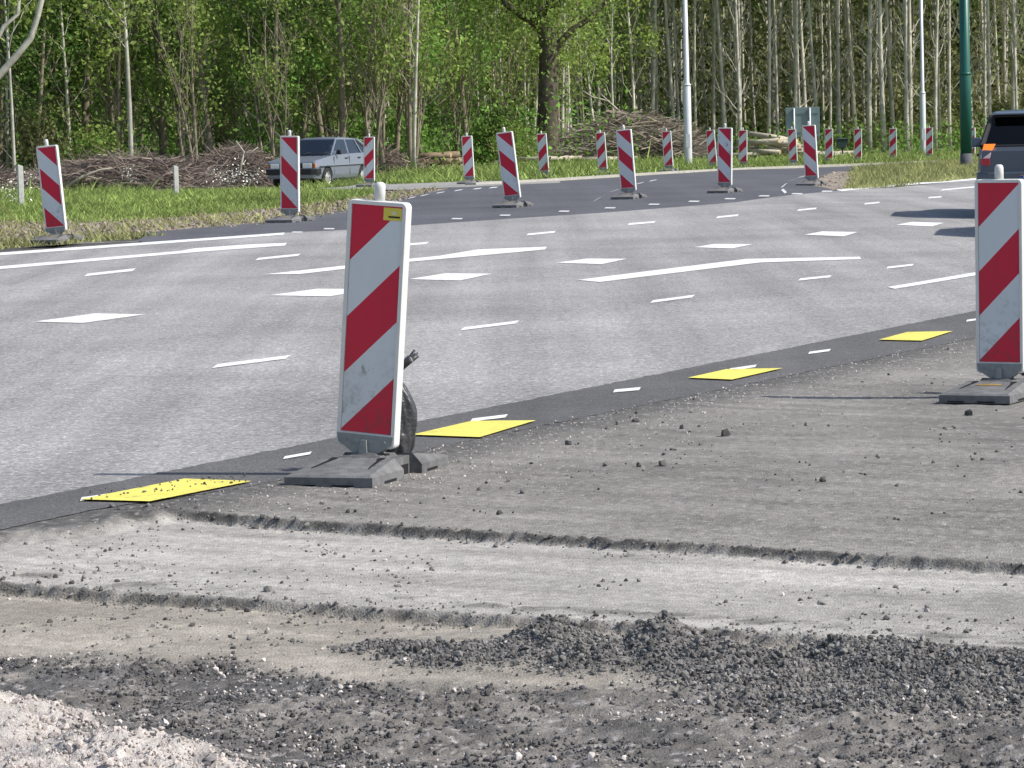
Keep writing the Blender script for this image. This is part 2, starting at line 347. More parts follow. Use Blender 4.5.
def fore(x, y):
    s1 = (x - A1[0]) * N1[0] + (y - A1[1]) * N1[1]; t1 = (x - A1[0]) * D1[0] + (y - A1[1]) * D1[1]
    s2 = (x - A2[0]) * N2[0] + (y - A2[1]) * N2[1]
    s3 = (x - A3[0]) * N3[0] + (y - A3[1]) * N3[1]
    se = (x - AE[0]) * NE[0] + (y - AE[1]) * NE[1]
    near = np.minimum(1, np.maximum(.25, 1.6 - y / 16))
    wob = (fbm(x, y, 12, 4, 3) - .5) * .035
    lf = S((t1 + .02 + (fbm(x, y, 7, 3, 9) - .5) * .3) / .22)
    k1 = S((s1 + wob + .012) / .03); k2 = S((s2 + (fbm(x, y, 12, 4, 13) - .5) * .045 + .012) / .035)
    ramp = S((s1 + .25) / .5) * S((se - .12) / .3)
    z = zr(x, y) - .031 * (.75 + .5 * fbm(x, y, 1.3, 3, 66)) * np.where(lf > 0, lf * k1 + (1 - lf) * ramp * .55, ramp * .55) - .034 * (.7 + .6 * fbm(x, y, 1.5, 3, 67)) * k2
    in1 = np.clip(k1 * lf + ramp * (1 - lf), 0, 1)
    # roughness
    z += (fbm(x, y, 45, 2, 1) - .5) * .010 * (1 - k1) * near + (fbm(x, y, 3, 3, 2) - .5) * .012 * k1
    z += (fbm(x, y, 40, 3, 5) - .5) * .006 * k1
    lef = (1 - lf) * S((s1 + .12) / .2) * S((se - .02) / .1) * S((.5 - s1) / .2)
    z += lef * ((fbm(x, y, 11, 4, 71) - .42) * .055)
    # crumbs rolled along the lips
    lip = np.exp(-(s1 / .05) ** 2) + np.exp(-(s2 / .06) ** 2)
    z += lip * (fbm(x, y, 40, 3, 21) - .5) * .022
    dk = S((s3 + (fbm(x, y, 2.2, 5, 8) - .5) * .9 + .12) / .28)
    heap = np.zeros_like(x)
    for hx, hy, h, rx, ry in HEAP:
        q = ((x - hx) / rx) ** 2 + ((y - hy) / ry) ** 2
        heap = np.maximum(heap, h * np.exp(-q * 1.1))
    hz = heap * (.65 + .7 * fbm(x, y, 14, 3, 31)) + (fbm(x, y, 42, 3, 32) - .5) * .03 * S(heap / .03)
    z += .72 * hz * S((s2 - .0) / .08)
    hw = S(heap / .03) * S(s2 / .06)
    z += dk * ((fbm(x, y, 28, 4, 6) - .5) * .03 + (fbm(x, y, 5, 3, 7) - .5) * .04)
    pk = np.zeros_like(x)
    for hx, hy, h, rx, ry in PK:
        q = ((x - hx) / rx) ** 2 + ((y - hy) / ry) ** 2
        pk = np.maximum(pk, h * np.exp(-q))
    pw = S((pk - .018 + (fbm(x, y, 10, 4, 44) - .5) * .03) / .02)
    z += pk * 1.0 + pw * (fbm(x, y, 25, 4, 41) - .5) * .05
    # colour
    def c(*v): return np.array(v)
    n1 = fbm(x, y, 1.4, 5, 51)[..., None]; n2 = fbm(x, y, 9, 4, 52)[..., None]; n3 = fbm(x, y, 60, 2, 53)[..., None]
    mil = c(.238, .226, .210) * (.70 + .6 * n1) * (.8 + .4 * n2)
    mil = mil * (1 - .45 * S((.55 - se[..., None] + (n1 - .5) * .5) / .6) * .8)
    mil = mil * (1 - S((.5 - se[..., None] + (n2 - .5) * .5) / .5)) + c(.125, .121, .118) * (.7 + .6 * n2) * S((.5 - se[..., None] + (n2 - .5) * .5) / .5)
    stq = fbm((x * D1[0] + y * D1[1]) * .8, (x * N1[0] + y * N1[1]) * 12, 1.0, 4, 58)[..., None]
    mil = mil * (.74 + .52 * stq)
    mil = np.where(n3 > .78, c(.32, .305, .285), mil)
    fl1 = c(.37, .352, .326) * (.72 + .56 * n1) * (.88 + .24 * n2)
    bandd = np.exp(-((s2[..., None] + .16 + (n1 - .5) * .25) / .07) ** 2) * S((n2 - .42) / .2)
    st = fbm((x * D2[0] + y * D2[1]) * .9, (x * N2[0] + y * N2[1]) * 9, 1.0, 4, 57)[..., None]
    fl1 = fl1 * (.72 + .56 * st) * (1 - .55 * bandd)
    fl2 = c(.355, .322, .278) * (.68 + .6 * n1) * (.85 + .3 * n2)
    dark = c(.115, .111, .108) * (.5 + 1.0 * n2)
    dusty = S((fbm(x, y, 1.1, 5, 61) - .53) / .12)[..., None]
    dark = dark * (1 - dusty) + c(.20, .185, .17) * (.6 + .8 * n2) * dusty
    fl2 = fl2 * (.7 + .6 * st)
    dark = np.where((n3 > .74), c(.34, .32, .31), dark)
    pink = c(.455, .42, .39) * (.7 + .6 * n2)
    col = mil * (1 - in1[..., None]) + fl1 * in1[..., None]
    col = col * (1 - lef[..., None] * S((.5 - n2) / .2) * .45)
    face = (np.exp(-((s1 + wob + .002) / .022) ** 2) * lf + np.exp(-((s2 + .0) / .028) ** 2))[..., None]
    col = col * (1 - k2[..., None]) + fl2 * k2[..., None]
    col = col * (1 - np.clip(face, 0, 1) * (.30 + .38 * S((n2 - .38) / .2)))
    d_ = np.clip(dk, 0, 1)[..., None]; col = col * (1 - d_) + dark * d_
    h_ = hw[..., None]; col = col * (1 - h_) + c(.16, .153, .148) * (.6 + .8 * n2) * h_
    p_ = pw[..., None]; col = col * (1 - p_) + pink * p_
    # under the asphalt strip and the road
    z = z + .0125 * S((.9 - se) / .9)
    z = np.where(se < .0, zr(x, y) + .011 - .06 * S((-se - .16) / .06), z)
    return z, np.clip(col, 0, 1), dict(s1=s1, s2=s2, s3=s3, se=se, dk=dk, hw=hw, pw=pw, in1=in1, k2=k2)
fx = np.concatenate([np.linspace(-40, -3, 40)[:-1], np.arange(-3, -2.1, .03), np.arange(-2.1, 2.1, .0105), np.arange(2.1, 4, .03), np.linspace(4, 40, 60)])
fy = np.concatenate([np.linspace(-4, 6, 30)[:-1], np.arange(6, 6.8, .04), np.arange(6.8, 13, .0105), np.arange(13, 20, .03), np.arange(20, 52, .25)])
FX, FY = np.meshgrid(fx, fy)
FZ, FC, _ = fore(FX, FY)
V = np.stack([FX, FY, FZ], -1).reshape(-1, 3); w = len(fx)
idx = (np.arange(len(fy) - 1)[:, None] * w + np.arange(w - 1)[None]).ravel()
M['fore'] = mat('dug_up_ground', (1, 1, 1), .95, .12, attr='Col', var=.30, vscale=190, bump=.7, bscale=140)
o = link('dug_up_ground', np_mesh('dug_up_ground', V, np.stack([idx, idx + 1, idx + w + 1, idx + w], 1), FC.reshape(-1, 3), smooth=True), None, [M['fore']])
tag(o, 'milled grey roadbed with shallow trench steps and sandy and tarry ground in front', kind='structure')

# crumbs and stones
t = (1 + 5 ** .5) / 2
ICO_V = np.array([(-1, t, 0), (1, t, 0), (-1, -t, 0), (1, -t, 0), (0, -1, t), (0, 1, t), (0, -1, -t), (0, 1, -t), (t, 0, -1), (t, 0, 1), (-t, 0, -1), (-t, 0, 1)]) / 1.9
ICO_F = np.array([(0, 11, 5), (0, 5, 1), (0, 1, 7), (0, 7, 10), (0, 10, 11), (1, 5, 9), (5, 11, 4), (11, 10, 2), (10, 7, 6), (7, 1, 8), (3, 9, 4), (3, 4, 2), (3, 2, 6), (3, 6, 8), (3, 8, 9), (4, 9, 5), (2, 4, 11), (6, 2, 10), (8, 6, 7), (9, 8, 1)])
def stones(name, xy, r, m, label, sink=.35, zf=None):
    n = len(xy); z = zf if zf is not None else fore(xy[:, 0], xy[:, 1])[0]
    v = ICO_V[None] * (1 + rng.normal(0, .22, (n, 12, 1))) * rng.uniform(.6, 1.25, (n, 1, 3)) * r[:, None, None]
    a = rng.uniform(0, 6.28, n); ca, sa = np.cos(a)[:, None], np.sin(a)[:, None]
    v[..., 0], v[..., 1] = v[..., 0] * ca - v[..., 1] * sa, v[..., 0] * sa + v[..., 1] * ca
    v += np.stack([xy[:, 0], xy[:, 1], z + r * sink], -1)[:, None]
    f = (ICO_F[None] + 12 * np.arange(n)[:, None, None]).reshape(-1, 3)
    return tag(link(name, np_mesh(name, v.reshape(-1, 3), f), None, [m]), label, kind='stuff')
def scatter(n, wfn, x0=-2.2, x1=2.2, y0=6.9, y1=12.8):
    out = []; tot = 0
    while tot < n:
        q = np.stack([rng.uniform(x0, x1, 40000), rng.uniform(y0, y1, 40000)], 1)
        q = q[rng.random(len(q)) < wfn(q[:, 0], q[:, 1], fore(q[:, 0], q[:, 1])[2])]; out.append(q); tot += len(q)
    return np.concatenate(out)[:n]
M['crumb'] = mat('asphalt_crumb', (.165, .158, .15), .9, .25, var=.2, vscale=120, island=.6)
M['crumbdark'] = mat('tarry_crumb', (.105, .10, .098), .85, .3, island=.5)
M['chip'] = mat('pale_stone_chip', (.46, .42, .39), .9, .2, var=.2, vscale=100, island=.5)
M['pinkstone'] = mat('pink_brick_rubble', (.45, .40, .37), .92, .1, var=.25, vscale=80, island=.35)
q = scatter(27000, lambda x, y, k: k['hw'] * .9)
stones('asphalt_crumbs', q, rng.lognormal(-5.8, .5, len(q)).clip(0, .0105), M['crumb'], 'dark grey crumbs of broken asphalt covering the low heap')
q = scatter(17000, lambda x, y, k: k['dk'] * (1 - k['pw']) * (.12 + .88 * (fbm(x, y, 5, 3, 77) > .5)))
stones('tarry_rubble', q, rng.lognormal(-5.75, .45, len(q)).clip(0, .010), M['crumbdark'], 'black tarry gravel strewn over the front of the dug ground')
q = scatter(3800, lambda x, y, k: (k['dk'] * .5 + .03 * k['k2'] + .012 * k['in1']) * (.05 + .95 * (fbm(x, y, 4, 3, 78) > .52)))
stones('stone_chips', q, rng.lognormal(-5.75, .45, len(q)), M['chip'], 'small pale stone chips mixed into the dark ground')
q = scatter(6000, lambda x, y, k: k['pw'] * (.3 + .7 * (fbm(x, y, 9, 3, 79) > .48)) + .25 * np.exp(-((x + 1.0) ** 2 + (y - 7.2) ** 2) / .15), y1=8.5)
stones('pink_rubble', q, rng.lognormal(-5.95, .5, len(q)), M['pinkstone'], 'pinkish crushed brick and mortar rubble at the lower left')
q = scatter(3200, lambda x, y, k: .8 * np.exp(-(k['s2'] / .07) ** 2) + .7 * np.exp(-((k['s1'] - .01) / .045) ** 2) + .16 * k['in1'] * (1 - k['k2']) * (fbm(x, y, 3, 4, 83) > .57) + .35 * k['k2'] * (1 - k['dk']) * (fbm(x, y, 5, 3, 80) > .58) + .25 * np.exp(-((k['s2'] + .18) / .06) ** 2))
stones('trench_crumbs', q, rng.lognormal(-5.7, .5, len(q)), M['crumb'], 'loose crumbs lying along the trench edges')
q = scatter(420, lambda x, y, k: (k['se'] > .1) * (k['s1'] < -.05) * np.exp(-((y - 14) / 3.0) ** 2) * (.04 + .96 * (fbm(x, y, 1.6, 3, 81) > .52)), x0=-1.6, x1=4, y0=11, y1=20)
stones('loose_stones', q, rng.lognormal(-5.35, .5, len(q)), M['crumbdark'], 'dark loose stones scattered on the milled roadbed')
q = scatter(3000, lambda x, y, k: (k['se'] > .0) * (k['s1'] < -.02) * np.exp(-((k['se'] - .35) / .5) ** 2), x0=-2, x1=6, y0=11, y1=24)
stones('light_grit', q, rng.lognormal(-5.75, .3, len(q)), M['chip'], 'fine light grit along the edge of the milled roadbed')
q = np.array([P(*(np.array([82, 505]) + np.array([a * 165, -a * 19 + b]))) for a, b in zip(rng.random(70), rng.uniform(-8, 2, 70))])
stones('mud_crumbs', q, rng.lognormal(-5.5, .4, len(q)).clip(0, .008), M['crumbdark'], 'brown crumbs lying on the nearest yellow mark', zf=zr(q[:, 0], q[:, 1]) + .023)

M['clod'] = mat('soil_clod', (.26, .22, .18), .95, .1, var=.2, vscale=30, island=.4)
def in_poly(pts, x, y):
    c = np.zeros(len(x), bool); n = len(pts)
    for i in range(n):
        (x0, y0), (x1, y1) = pts[i], pts[i - 1]
        k = (y0 > y) != (y1 > y); c ^= k & (x < (x1 - x0) * (y - y0) / (y1 - y0 + 1e-12) + x0)
    return c
q = []
for poly, n in (([(-60, 249), (0, 243), (60, 237.5), (150, 233), (250, 226), (320, 218), (352, 212), (400, 202), (440, 189), (400, 190), (352, 199), (300, 206), (240, 212), (150, 219), (0, 222)], 2600), ([(812, 186), (822, 176), (838, 171.5), (856, 172), (862, 181), (858, 190.5), (840, 192)], 500)):
    pp_ = np.array([P(*a) for a in poly]); t_ = rng.uniform(pp_.min(0), pp_.max(0), (n * 6, 2)); q.append(t_[in_poly(pp_, t_[:, 0], t_[:, 1])][:n])
q = np.concatenate(q)
stones('soil_clods', q, rng.lognormal(-4.4, .6, len(q)).clip(0, .045), M['clod'], 'brown clods of dug soil along the verge and the island tip', .2, zf=zr(q[:, 0], q[:, 1]))

# ------------------------------------------------------------------ traffic beacons
def board_mat(name, col, dirt):
    m = mat(name, col, .45, .4); nt = m.node_tree; N = nt.nodes; L = nt.links; b = N['Principled BSDF']
    tc = N.new('ShaderNodeTexCoord'); oi = N.new('ShaderNodeObjectInfo')
    ad = N.new('ShaderNodeVectorMath'); ad.operation = 'ADD'; sc = N.new('ShaderNodeVectorMath'); sc.operation = 'SCALE'; sc.inputs[0].default_value = (31, 17, 23)
    L.new(oi.outputs['Random'], sc.inputs['Scale']); L.new(tc.outputs['Object'], ad.inputs[0]); L.new(sc.outputs[0], ad.inputs[1])
    def nz(scale, mp, a, b_, d=5):
        x = N.new('ShaderNodeMapping'); x.inputs['Scale'].default_value = mp; L.new(ad.outputs[0], x.inputs[0])
        n = N.new('ShaderNodeTexNoise'); n.inputs['Scale'].default_value = scale; n.inputs['Detail'].default_value = d; n.inputs['Roughness'].default_value = .65; L.new(x.outputs[0], n.inputs['Vector'])
        r = N.new('ShaderNodeMapRange'); r.inputs[1].default_value = a; r.inputs[2].default_value = b_; L.new(n.outputs['Fac'], r.inputs[0]); return r.outputs[0]
    def mth(op, p, q):
        x = N.new('ShaderNodeMath'); x.operation = op
        for i, v in enumerate((p, q)):
            if isinstance(v, (int, float)): x.inputs[i].default_value = v
            else: L.new(v, x.inputs[i])
        return x.outputs[0]
    sep = N.new('ShaderNodeSeparateXYZ'); L.new(tc.outputs['Object'], sep.inputs[0])
    low = N.new('ShaderNodeMapRange'); low.inputs[1].default_value = .45; low.inputs[2].default_value = .05; L.new(sep.outputs[2], low.inputs[0])
    scuff = mth('MULTIPLY', mth('MULTIPLY', nz(14, (1, 1, .55), .60, .64, 8), nz(2.6, (1, 1, 1), .50, .60)), .75)
    splash = mth('MULTIPLY', mth('MULTIPLY', nz(30, (1, 1, 1), .50, .66), low.outputs[0]), .5)
    film = mth('MULTIPLY', nz(3.5, (1, 1, .4), .35, .8), .16)
    f = mth('MINIMUM', mth('ADD', mth('ADD', scuff, splash), film), .85)
    x = N.new('ShaderNodeMix'); x.data_type = 'RGBA'; L.new(f, x.inputs[0]); x.inputs[6].default_value = (*col, 1); x.inputs[7].default_value = (*dirt, 1)
    L.new(x.outputs[2], b.inputs['Base Color']); return m
M['red'] = board_mat('red_reflective', (.62, .014, .05), (.16, .06, .06)); M['refl'] = board_mat('white_reflective', (.70, .73, .76), (.20, .18, .17))
M['frame'] = mat('white_plastic', (.68, .68, .66), .5, .35, var=.06, vscale=15)
M['greyplastic'] = mat('grey_plastic', (.26, .27, .27), .55, .3, var=.12, vscale=25)
M['rubber'] = mat('grey_rubber', (.15, .15, .152), .85, .2, var=.28, vscale=14, bump=.3, bscale=120)
M['dark'] = mat('dark_recess', (.025, .025, .027), .9, .1)
M['sticker'] = mat('yellow_sticker', (.72, .60, .10), .5)
M['black'] = mat('black_print', (.02, .02, .02), .6)
M['ochre'] = mat('ochre_badge', (.30, .20, .07), .8, var=.4, vscale=60)
M['scuff'] = mat('scuff_mark', (.16, .13, .13), .8)

def clip(poly, a, b, c):             # keep a*x+b*y<=c
    out = []
    for p, q in zip(poly, poly[1:] + poly[:1]):
        dp, dq = a * p[0] + b * p[1] - c, a * q[0] + b * q[1] - c
        if dp <= 0: out.append(p)
        if dp * dq < 0:
            s = dp / (dp - dq); out.append((p[0] + (q[0] - p[0]) * s, p[1] + (q[1] - p[1]) * s))
    return out
FWID, FH, Z0, TH = .258, 1.0, .122, .06     # frame width, height, foot height, thickness
def rrect(w, h, r, n=5):
    pts = []
    for cx, cz, a0 in ((w / 2 - r, h - r, 0), (-w / 2 + r, h - r, 90), (-w / 2 + r, r, 180), (w / 2 - r, r, 270)):
        for k in range(n + 1):
            a = R(a0 + 90 * k / n); pts.append((cx + r * math.cos(a), cz + r * math.sin(a)))
    return pts
def beacon_meshes(flip):
    d = {}
    # frame: rounded slab with a raised rim round the recessed face
    mb = MB(); outer = rrect(FWID, FH, .022); n = len(outer)
    def ring(pts, y, off=0): return [(p[0], y, p[1]) for p in pts]
    ins = .018; inner = [(max(-FWID / 2 + ins, min(FWID / 2 - ins, x)), max(.055, min(FH - ins, z))) for x, z in outer]
    o1 = [((x) * .975, FH / 2 + (z - FH / 2) * .993) for x, z in outer]
    V = ring(outer, TH / 2 - .006) + ring(outer, -TH / 2 + .006) + ring(o1, -TH / 2) + ring(inner, -TH / 2 - .0) + ring(inner, -TH / 2 + .008) + ring(o1, TH / 2)
    fs = []
    for a, b in ((0, 1), (1, 2), (2, 3), (3, 4), (5, 0)):
        for k in range(n): fs.append((a * n + k, a * n + (k + 1) % n, b * n + (k + 1) % n, b * n + k))
    fs.append(tuple(range(4 * n, 5 * n))); fs.append(tuple(reversed(range(5 * n, 6 * n))))
    mb.add(V, fs); d['frame'] = mb.mesh('panel_frame')
    # striped face
    mb = MB(); w, h, z0 = FWID - 2 * ins - .004, FH - ins - .058, .058
    y = -TH / 2 + .005
    for k in range(-1, 6):
        for band, mi in ((0, 0), (1, 1)):
            lo = (k + band * .5) * .495; hi = lo + .2475
            pl = clip(clip([(0, 0), (1, 0), (1, 1), (0, 1)], .24, 1, hi), -.24, -1, -lo)
            if len(pl) < 3: continue
            vs = []
            for (uu, tt) in pl:
                uu = 1 - uu if flip else uu
                vs.append(((uu - .5) * w, y, z0 + (1 - tt) * h))
            mb.add(vs, [tuple(range(len(vs)))], mi)
    me = mb.mesh('striped_face', False)
    bm = bmesh.new(); bm.from_mesh(me)
    for f in bm.faces:
        if f.normal.y > 0: f.normal_flip()
    bm.to_mesh(me); bm.free(); d['face'] = me
    return d
def rod_z(mb, x, y, z0, z1, r, n=12, m=0):
    mb.tube([(x, y, z0), (x, y, z1 - r * .4), (x, y, z1 - r * .12), (x, y, z1)], [r, r, r * .86, r * .5], n, m)
# shared meshes
mb = MB(); mb.tube([(0, 0, -.01), (0, 0, .055), (0, 0, .068), (0, 0, .075)], [.0235, .0225, .020, .011], 14); LUG = mb.mesh('top_lug')
mb = MB()
mb.poly_prism([(-FWID / 2 + .006, .05), (-FWID / 2 + .012, .016), (-.052, -.026), (.052, -.026), (FWID / 2 - .012, .016), (FWID / 2 - .006, .05)], 1, -TH / 2 - .004, TH / 2 + .004)
mb.poly_prism([(-.026, -.02), (-.034, -.06), (.034, -.06), (.026, -.02)], 1, -TH / 2 - .012, TH / 2 + .006)
mb.poly_prism([(-.012, .03), (-.022, -.06), (.022, -.06), (.012, .03)], 1, -TH / 2 - .02, -TH / 2 - .0125)
for sx in (-.085, .085): mb.tube([(sx, -TH / 2 - .005, .024), (sx, -TH / 2 - .010, .024)], .007, 8)
mb.box((-.05, -TH / 2 - .0075, .018), (.05, -TH / 2 - .0045, .034))
BRK = mb.mesh('lower_bracket')
def foot_mesh():
    mb = MB(); W, L = .21, .43
    def wedge(sgn, y0, y1):
        # y0 inner edge, y1 outer edge; a low sloped block with chamfered sides
        a, b = sgn * y0, sgn * y1
        vs = [(-W, a, 0), (W, a, 0), (W, b, 0), (-W, b, 0), (-W, a, .045), (W, a, .045), (W, b, .046), (-W, b, .046),
              (-W + .045, a, .098), (W - .045, a, .098), (W - .016, b + -sgn * .014, .056), (-W + .016, b - sgn * .014, .056)]
        mb.add(vs, [(3, 2, 1, 0), (0, 1, 5, 4), (1, 2, 6, 5), (2, 3, 7, 6), (3, 0, 4, 7), (4, 5, 9, 8), (5, 6, 10, 9), (6, 7, 11, 10), (7, 4, 8, 11), (8, 9, 10, 11)])
    wedge(-1, .085, L); wedge(1, .12, L)
    mb.box((-.15, -.087, .0), (.15, .122, .088))                       # the joint between the halves
    mb.box((-.105, -.095, .086), (.105, .095, .104), taper=(.012, .012))
    mb.box((-.07, -.06, .103), (.07, .06, .116), taper=(.02, .01))
    for sx in (-1, 1):
        for y0, y1 in ((-.40, -.36), (.36, .40)):
            pass
    # grip slots and ribs
    for sx in (-1, 1):
        x = sx * .115
        mb.add([(x - .016, -.135, .0962), (x + .016, -.135, .0962), (x + .020, -.10, .1005), (x - .012, -.10, .1005)], [(0, 1, 2, 3)], 1)
        mb.add([(x + sx * .022 - .004, -.30, .0745), (x + sx * .022 + .004, -.30, .0745), (x + .014, -.135, .0960), (x - .006, -.135, .0960)], [(0, 1, 2, 3)], 1)
    mb.box((-.16, -L - .0015, .004), (-.06, -L + .01, .012), 1); mb.box((.02, -L - .0015, .004), (.12, -L + .01, .012), 1)
    mb.box((W - .004, -.30, .004), (W + .0015, -.17, .016), 1); mb.box((W - .004, .18, .004), (W + .0015, .30, .016), 1)
    mb.box((.149, .0, .004), (.1525, .10, .05), 1)
    return mb.mesh('foot_plate')
FOOT = foot_mesh()
mb = MB(); zt = lambda y: .098 + (y + .085) * .1269 + .0025
mb.add([(-.085, -.20, zt(-.20)), (-.03, -.215, zt(-.215)), (.02, -.205, zt(-.205)), (.085, -.20, zt(-.20)), (.05, -.165, zt(-.165)), (-.02, -.160, zt(-.160)), (-.07, -.175, zt(-.175))], [tuple(range(7))]); BADGE = mb.mesh('worn_badge')
BM = {False: beacon_meshes(False), True: beacon_meshes(True)}
FIRST = {}
def make_beacon(flip, badge=True):
    root = empty('traffic_beacon')
    f = link('foot_plate', FOOT, root, [] if len(FOOT.materials) else [M['rubber'], M['dark']])
    f.scale = (.90, .97, .86)
    if badge: link('worn_badge', BADGE, f, [] if len(BADGE.materials) else [M['ochre']])
    fr = link('panel_frame', BM[flip]['frame'], root, [M['frame']]); fr.location.z = Z0
    link('striped_face', BM[flip]['face'], fr, [M['red'], M['refl']])
    l = link('top_lug', LUG, fr, [] if len(LUG.materials) else [M['frame']]); l.location.z = FH; l.location.x = -.004
    link('lower_bracket', BRK, fr, [] if len(BRK.materials) else [M['greyplastic']])
    return root
BEACONS = [
 (368.5, 477.5, 247, 0, 5.0, -20, 'big leaning red and white beacon in front with a yellow sticker in its corner'),
 (1002, 397.5, 194, 0, .3, -28, 'big upright red and white beacon in front of the dark car at the right'),
 (57, 242.03, 86, 1, -4.6, -15, 'leaning striped beacon planted in the bare soil between two white marker posts'),
 (290.5, 222.03, 76.5, 1, 1.6, -18, 'upright striped beacon in front of the bonnet of the silver car'),
 (513, 207.34, 67, 1, -6.0, -18, 'strongly leaning striped beacon on the black asphalt, right of the front beacon'),
 (629, 198.96, 61.5, 1, -3.6, -18, 'leaning striped beacon in front of the big brushwood heap, beside the curved chalk dashes'),
 (725, 192.74, 57.5, 1, 1.6, -22, 'upright striped beacon at the road edge right of the first white lamp post'),
 (812, 185.62, 53.5, 1, -2.4, -22, 'striped beacon at the tip of the grass island, in front of the grey sign'),
 (369.5, 186.62, 44, 0, 1.6, -16, 'small striped beacon hiding the rear wheel of the silver car'),
 (469.5, 183.96, 42.5, 0, -2.0, -16, 'small striped beacon just right of the stacked logs'),
 (544.5, 177.79, 39, 0, -3.0, -16, 'small striped beacon standing below the thick oak trunk'),
 (603, 174.38, 37, 0, -3.0, -16, 'small striped beacon at the left foot of the brushwood heap'),
 (669, 171.78, 36, 0, -2.8, -16, 'small striped beacon just left of the first white lamp post'),
 (713, 168.57, 34, 0, -3.8, -16, 'small leaning striped beacon half hidden behind the upright one by the lamp post'),
 (743, 167.91, 33.4, 0, 1.2, -16, 'small upright striped beacon in front of the pale felled logs'),
 (793.5, 165.91, 32.5, 0, -1.8, -16, 'small striped beacon right below the grey sign board'),
 (829, 163.95, 31, 0, 1.0, -16, 'small striped beacon between the grey sign and the small green cabinet'),
 (858, 162.52, 29.7, 0, 1.0, -16, 'small striped beacon behind the grass island just right of the small green cabinet'),
 (893, 160.24, 28, 0, 1.0, -16, 'small striped beacon behind the grass island left of the second white lamp post'),
 (929.3, 158.57, 27.3, 0, 1.0, -16, 'small striped beacon touching the foot of the second white lamp post'),
 (972, 158.34, 27, 0, 1.0, -30, 'small striped beacon almost hidden behind the green pole')]
near_objs = {}
for i, (u, v, hpx, flip, tilt, yaw, label) in enumerate(BEACONS):
    p = P(u, v)
    if i == 0:
        root = make_beacon(False, False); near_objs['A'] = root
        fr0 = [c for c in KIDS[root.name] if c.name.startswith('panel_frame')][0]
    elif flip not in FIRST: root = make_beacon(bool(flip)); FIRST[flip] = root
    else: root = dup(FIRST[flip])
    tag(root, label, 'beacon', 'red and white traffic beacons')
    off = .006 if i < 2 else (.005 if i > 3 else 0)
    root.location = (p[0], p[1], float(zr(p[0], p[1])) + off); root.rotation_euler = (0, 0, R(yaw))
    k_ = min(1.06, max(.88, hpx * p[1] / F)); root.scale = (k_, k_, k_)
    for ch in KIDS[root.name]:
        if ch.name.startswith('panel_frame'): ch.rotation_euler = (0, R(tilt), 0)
# extras on the front beacon: sticker and scuffs
mb = MB(); y = -TH / 2 + .0035
mb.add([(.028, y, .925), (.107, y, .925), (.107, y, .976), (.028, y, .976)], [(0, 1, 2, 3)], 0)
mb.add([(.050, y - .0008, .936), (.100, y - .0008, .936), (.100, y - .0008, .943), (.050, y - .0008, .943)], [(0, 1, 2, 3)], 1)
mb.add([(.062, y - .0008, .950), (.074, y - .0008, .964), (.086, y - .0008, .950)], [(0, 1, 2)], 2)
mb.build('sticker', [M['sticker'], M['black'], M['refl']], fr0, fix=False)

# black sandbags behind the two front beacons
M['bag'] = mat('black_plastic_sack', (.05, .051, .055), .36, .5, var=.3, vscale=18, bump=1.0, bscale=34)
def sandbag(loc, rz, label, seed):
    r = np.random.default_rng(seed); root = empty('sandbag', loc, rz, label=label, cat='sandbag', group='black sandbags')
    prof = [(0, .055), (.012, .085), (.05, .098), (.09, .088), (.12, .092), (.17, .098), (.22, .090), (.27, .066), (.31, .038), (.335, .022)]
    nn = 40; vs = []; fs = []
    for j, (z, rad) in enumerate(prof):
        for k in range(nn):
            a = 2 * math.pi * k / nn
            rr = .76 * rad * (1 + .10 * math.sin(3 * a + j * .9 + seed) - .13 * abs(math.sin(3.5 * a - j * .8)) + .06 * math.sin(9 * a + j * 1.9) + (.06 if j in (3, 7) else -.02) + r.normal(0, .03))
            vs.append((rr * math.cos(a) * .95 + .03 * math.sin(z * 9), rr * math.sin(a) * .85, z * 1.03 + .006 * math.sin(5 * a + j) + .004 * math.sin(9 * a)))
    for j in range(len(prof) - 1):
        for k in range(nn): fs.append((j * nn + k, j * nn + (k + 1) % nn, (j + 1) * nn + (k + 1) % nn, (j + 1) * nn + k))
    fs.append(tuple(reversed(range(nn)))); fs.append(tuple(range((len(prof) - 1) * nn, len(prof) * nn)))
    mb = MB(); mb.add(vs, fs, 0, True); s = mb.build('sack', M['bag'], root)
    ss = s.modifiers.new('sub', 'SUBSURF'); ss.levels = ss.render_levels = 2
    mb = MB()
    for k in range(9):
        a = 2 * math.pi * k / 9
        q0 = Vector((.006 + .016 * math.cos(a), .016 * math.sin(a), .338)); q1 = q0 + Vector((.012 + .008 * math.cos(a), .008 * math.sin(a), .03)); q2 = q1 + Vector((.03 + .034 * math.cos(a), .034 * math.sin(a), .052 + .016 * math.sin(a * 3)))
        mb.tube([q0, q1, q2], [.010, .010, .013], 5)
    mb.build('tied_neck', M['bag'], root)
    return root
b0 = near_objs['A'].location
sandbag((b0.x + .100, b0.y + .135, b0.z + .045), R(-15), 'black plastic sandbag with tied neck behind the leaning front beacon', 3)
pb = P(1003, 396)
sandbag((pb[0] + .14, pb[1] + .12, zr(*pb) + .09), R(30), 'black plastic sandbag behind the upright beacon at the right edge', 5)

